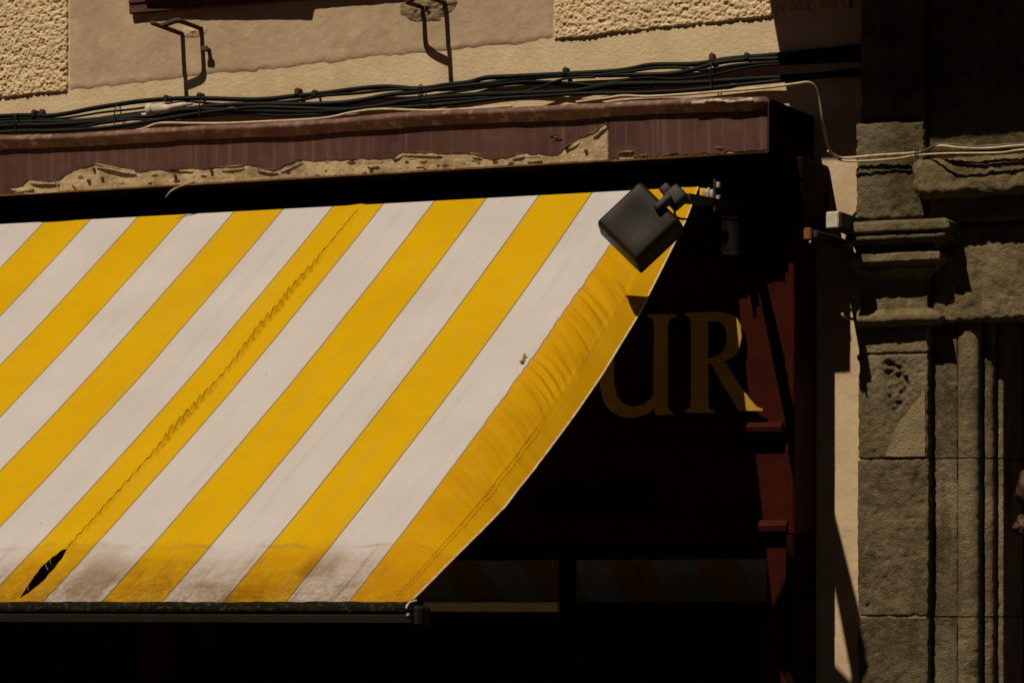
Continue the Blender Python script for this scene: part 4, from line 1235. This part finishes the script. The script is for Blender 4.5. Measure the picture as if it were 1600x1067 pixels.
# brittle white connector on the cables
wc = thing('pipe_connector', 'grubby white plastic plug connector hung among the black cables', 'connector', P(265, 170, .09))
b = MB(); b.tube([P(231, 172, .10), P(239, 171, .10)], [.022, .022], 14); b.build('flange', M['pale_plastic'], wc, True)
b = MB(); b.tube([P(240, 171, .10), P(249, 170, .10), P(250, 170, .10), P(262, 170, .10), P(275, 166, .10), P(288, 164, .10), P(292, 163.5, .10), P(300, 162.5, .10)], [.017, .018, .0205, .014, .0105, .0095, .006, .005], 12); b.build('sleeve', M['pale_plastic'], wc, True)
b = MB(); b.tube([P(222, 179.5, .10), P(236, 178.5, .10)], .006, 8); b.build('stub', M['pale_plastic'], wc, True)

# ================================================================== IRONWORK
def fork(name, label, fa, fb_, d_long, d_short, dj, tilt, rise, side):
    """forked iron support sticking out of the wall; long leg at pixel fa, short bent leg at fb_"""
    A = P(fa[0], fa[1], 0); B = P(fb_[0], fb_[1], 0)
    t = thing(name, label, 'bracket', A, 'iron forks under the window sill')
    dr_ = np.array([tilt, -1.0, rise])
    b = MB(); b.tube([A - dr_ * .01, A + dr_ * d_long * .5, A + dr_ * d_long], .0085, 8, 2); b.build('long_leg', M['iron'], t, True)
    b = MB(); b.tube([B - dr_ * .01, B + dr_ * d_short * .6, B + dr_ * d_short, B + dr_ * (d_short + .02) + np.array([side * .010, 0, 0]), A + dr_ * dj - np.array([side * .018, 0, 0]), A + dr_ * (dj + .004)], [.0085, .0085, .009, .010, .010, .008], 8, 4); b.build('bent_leg', M['iron'], t, True)
    return t
fork('iron_fork', 'rusty iron fork under the left end of the window sill', (286, 54), (316, 46), .165, .105, .128, -.19, .10, -1)
fork('iron_fork', 'rusty iron fork in crumbled mortar right of the window sill', (698, 6), (663, 13), .195, .085, .135, -.19, .06, 1)
pg = thing('iron_peg', 'short rusty peg in the plaster beside the left iron fork', 'peg', P(327, 79, 0))
c = P(328, 80, 0)
b = MB(); b.tube([c + np.array([0, .01, 0]), c + np.array([-.002, -.034, .004])], .0085, 8); b.build('shank', M['iron'], pg)
b = MB(); b.hull_box(c + np.array([-.002, -.036, .002]), np.eye(3), np.array([.014, .005, .010]), .003); b.build('head', M['iron'], pg)

# two bars standing out of the wall beside the capital
fc = P(1301, 344, .28)
sb = thing('wall_bar', 'square iron bar with a white painted end beside the stone capital', 'bar', (fc[0], 0, fc[2]))
b = MB(); b.box(fc[0] - .021, fc[0] + .030, -.02, .2785, fc[2] - .026, fc[2] + .026, .004); b.build('shaft', M['lamp_arm'], sb)
b = MB(); b.box(fc[0] - .021, fc[0] + .021, .2787, .286, fc[2] - .027, fc[2] + .027, .004); b.build('end_plate', M['pale_plastic'], sb)
fc = P(1263, 366, .36)
sb = thing('hook_bar', 'thin iron bar with a rusty orange end left of the white ended bar', 'bar', (fc[0], 0, fc[2]))
b = MB(); b.box(fc[0] - .010, fc[0] + .030, -.02, .3585, fc[2] - .012, fc[2] + .012, .003); b.build('shaft', M['lamp_arm'], sb)
b = MB(); b.box(fc[0] - .013, fc[0] + .013, .3587, .372, fc[2] - .020, fc[2] + .020, .005); b.build('end_knob', M['rust'], sb)
b = MB(); b.tube([fc + np.array([.008, -.006, -.024]), fc + np.array([.010, -.012, -.030])], .004, 7); b.build('rivet', M['metal'], sb)
tg = P(1319, 497, .09)
hk = thing('small_hook', 'small pale metal hook at the left end of the capital torus', 'hook', (tg[0], 0, tg[2]))
b = MB(); b.tube([(tg[0] + .02, .01, tg[2]), (tg[0] + .012, -.06, tg[2]), (tg[0], -.09, tg[2] + .004), (tg[0] - .006, -.095, tg[2] + .016)], .005, 7, 4); b.build('shank', M['metal'], hk, True)
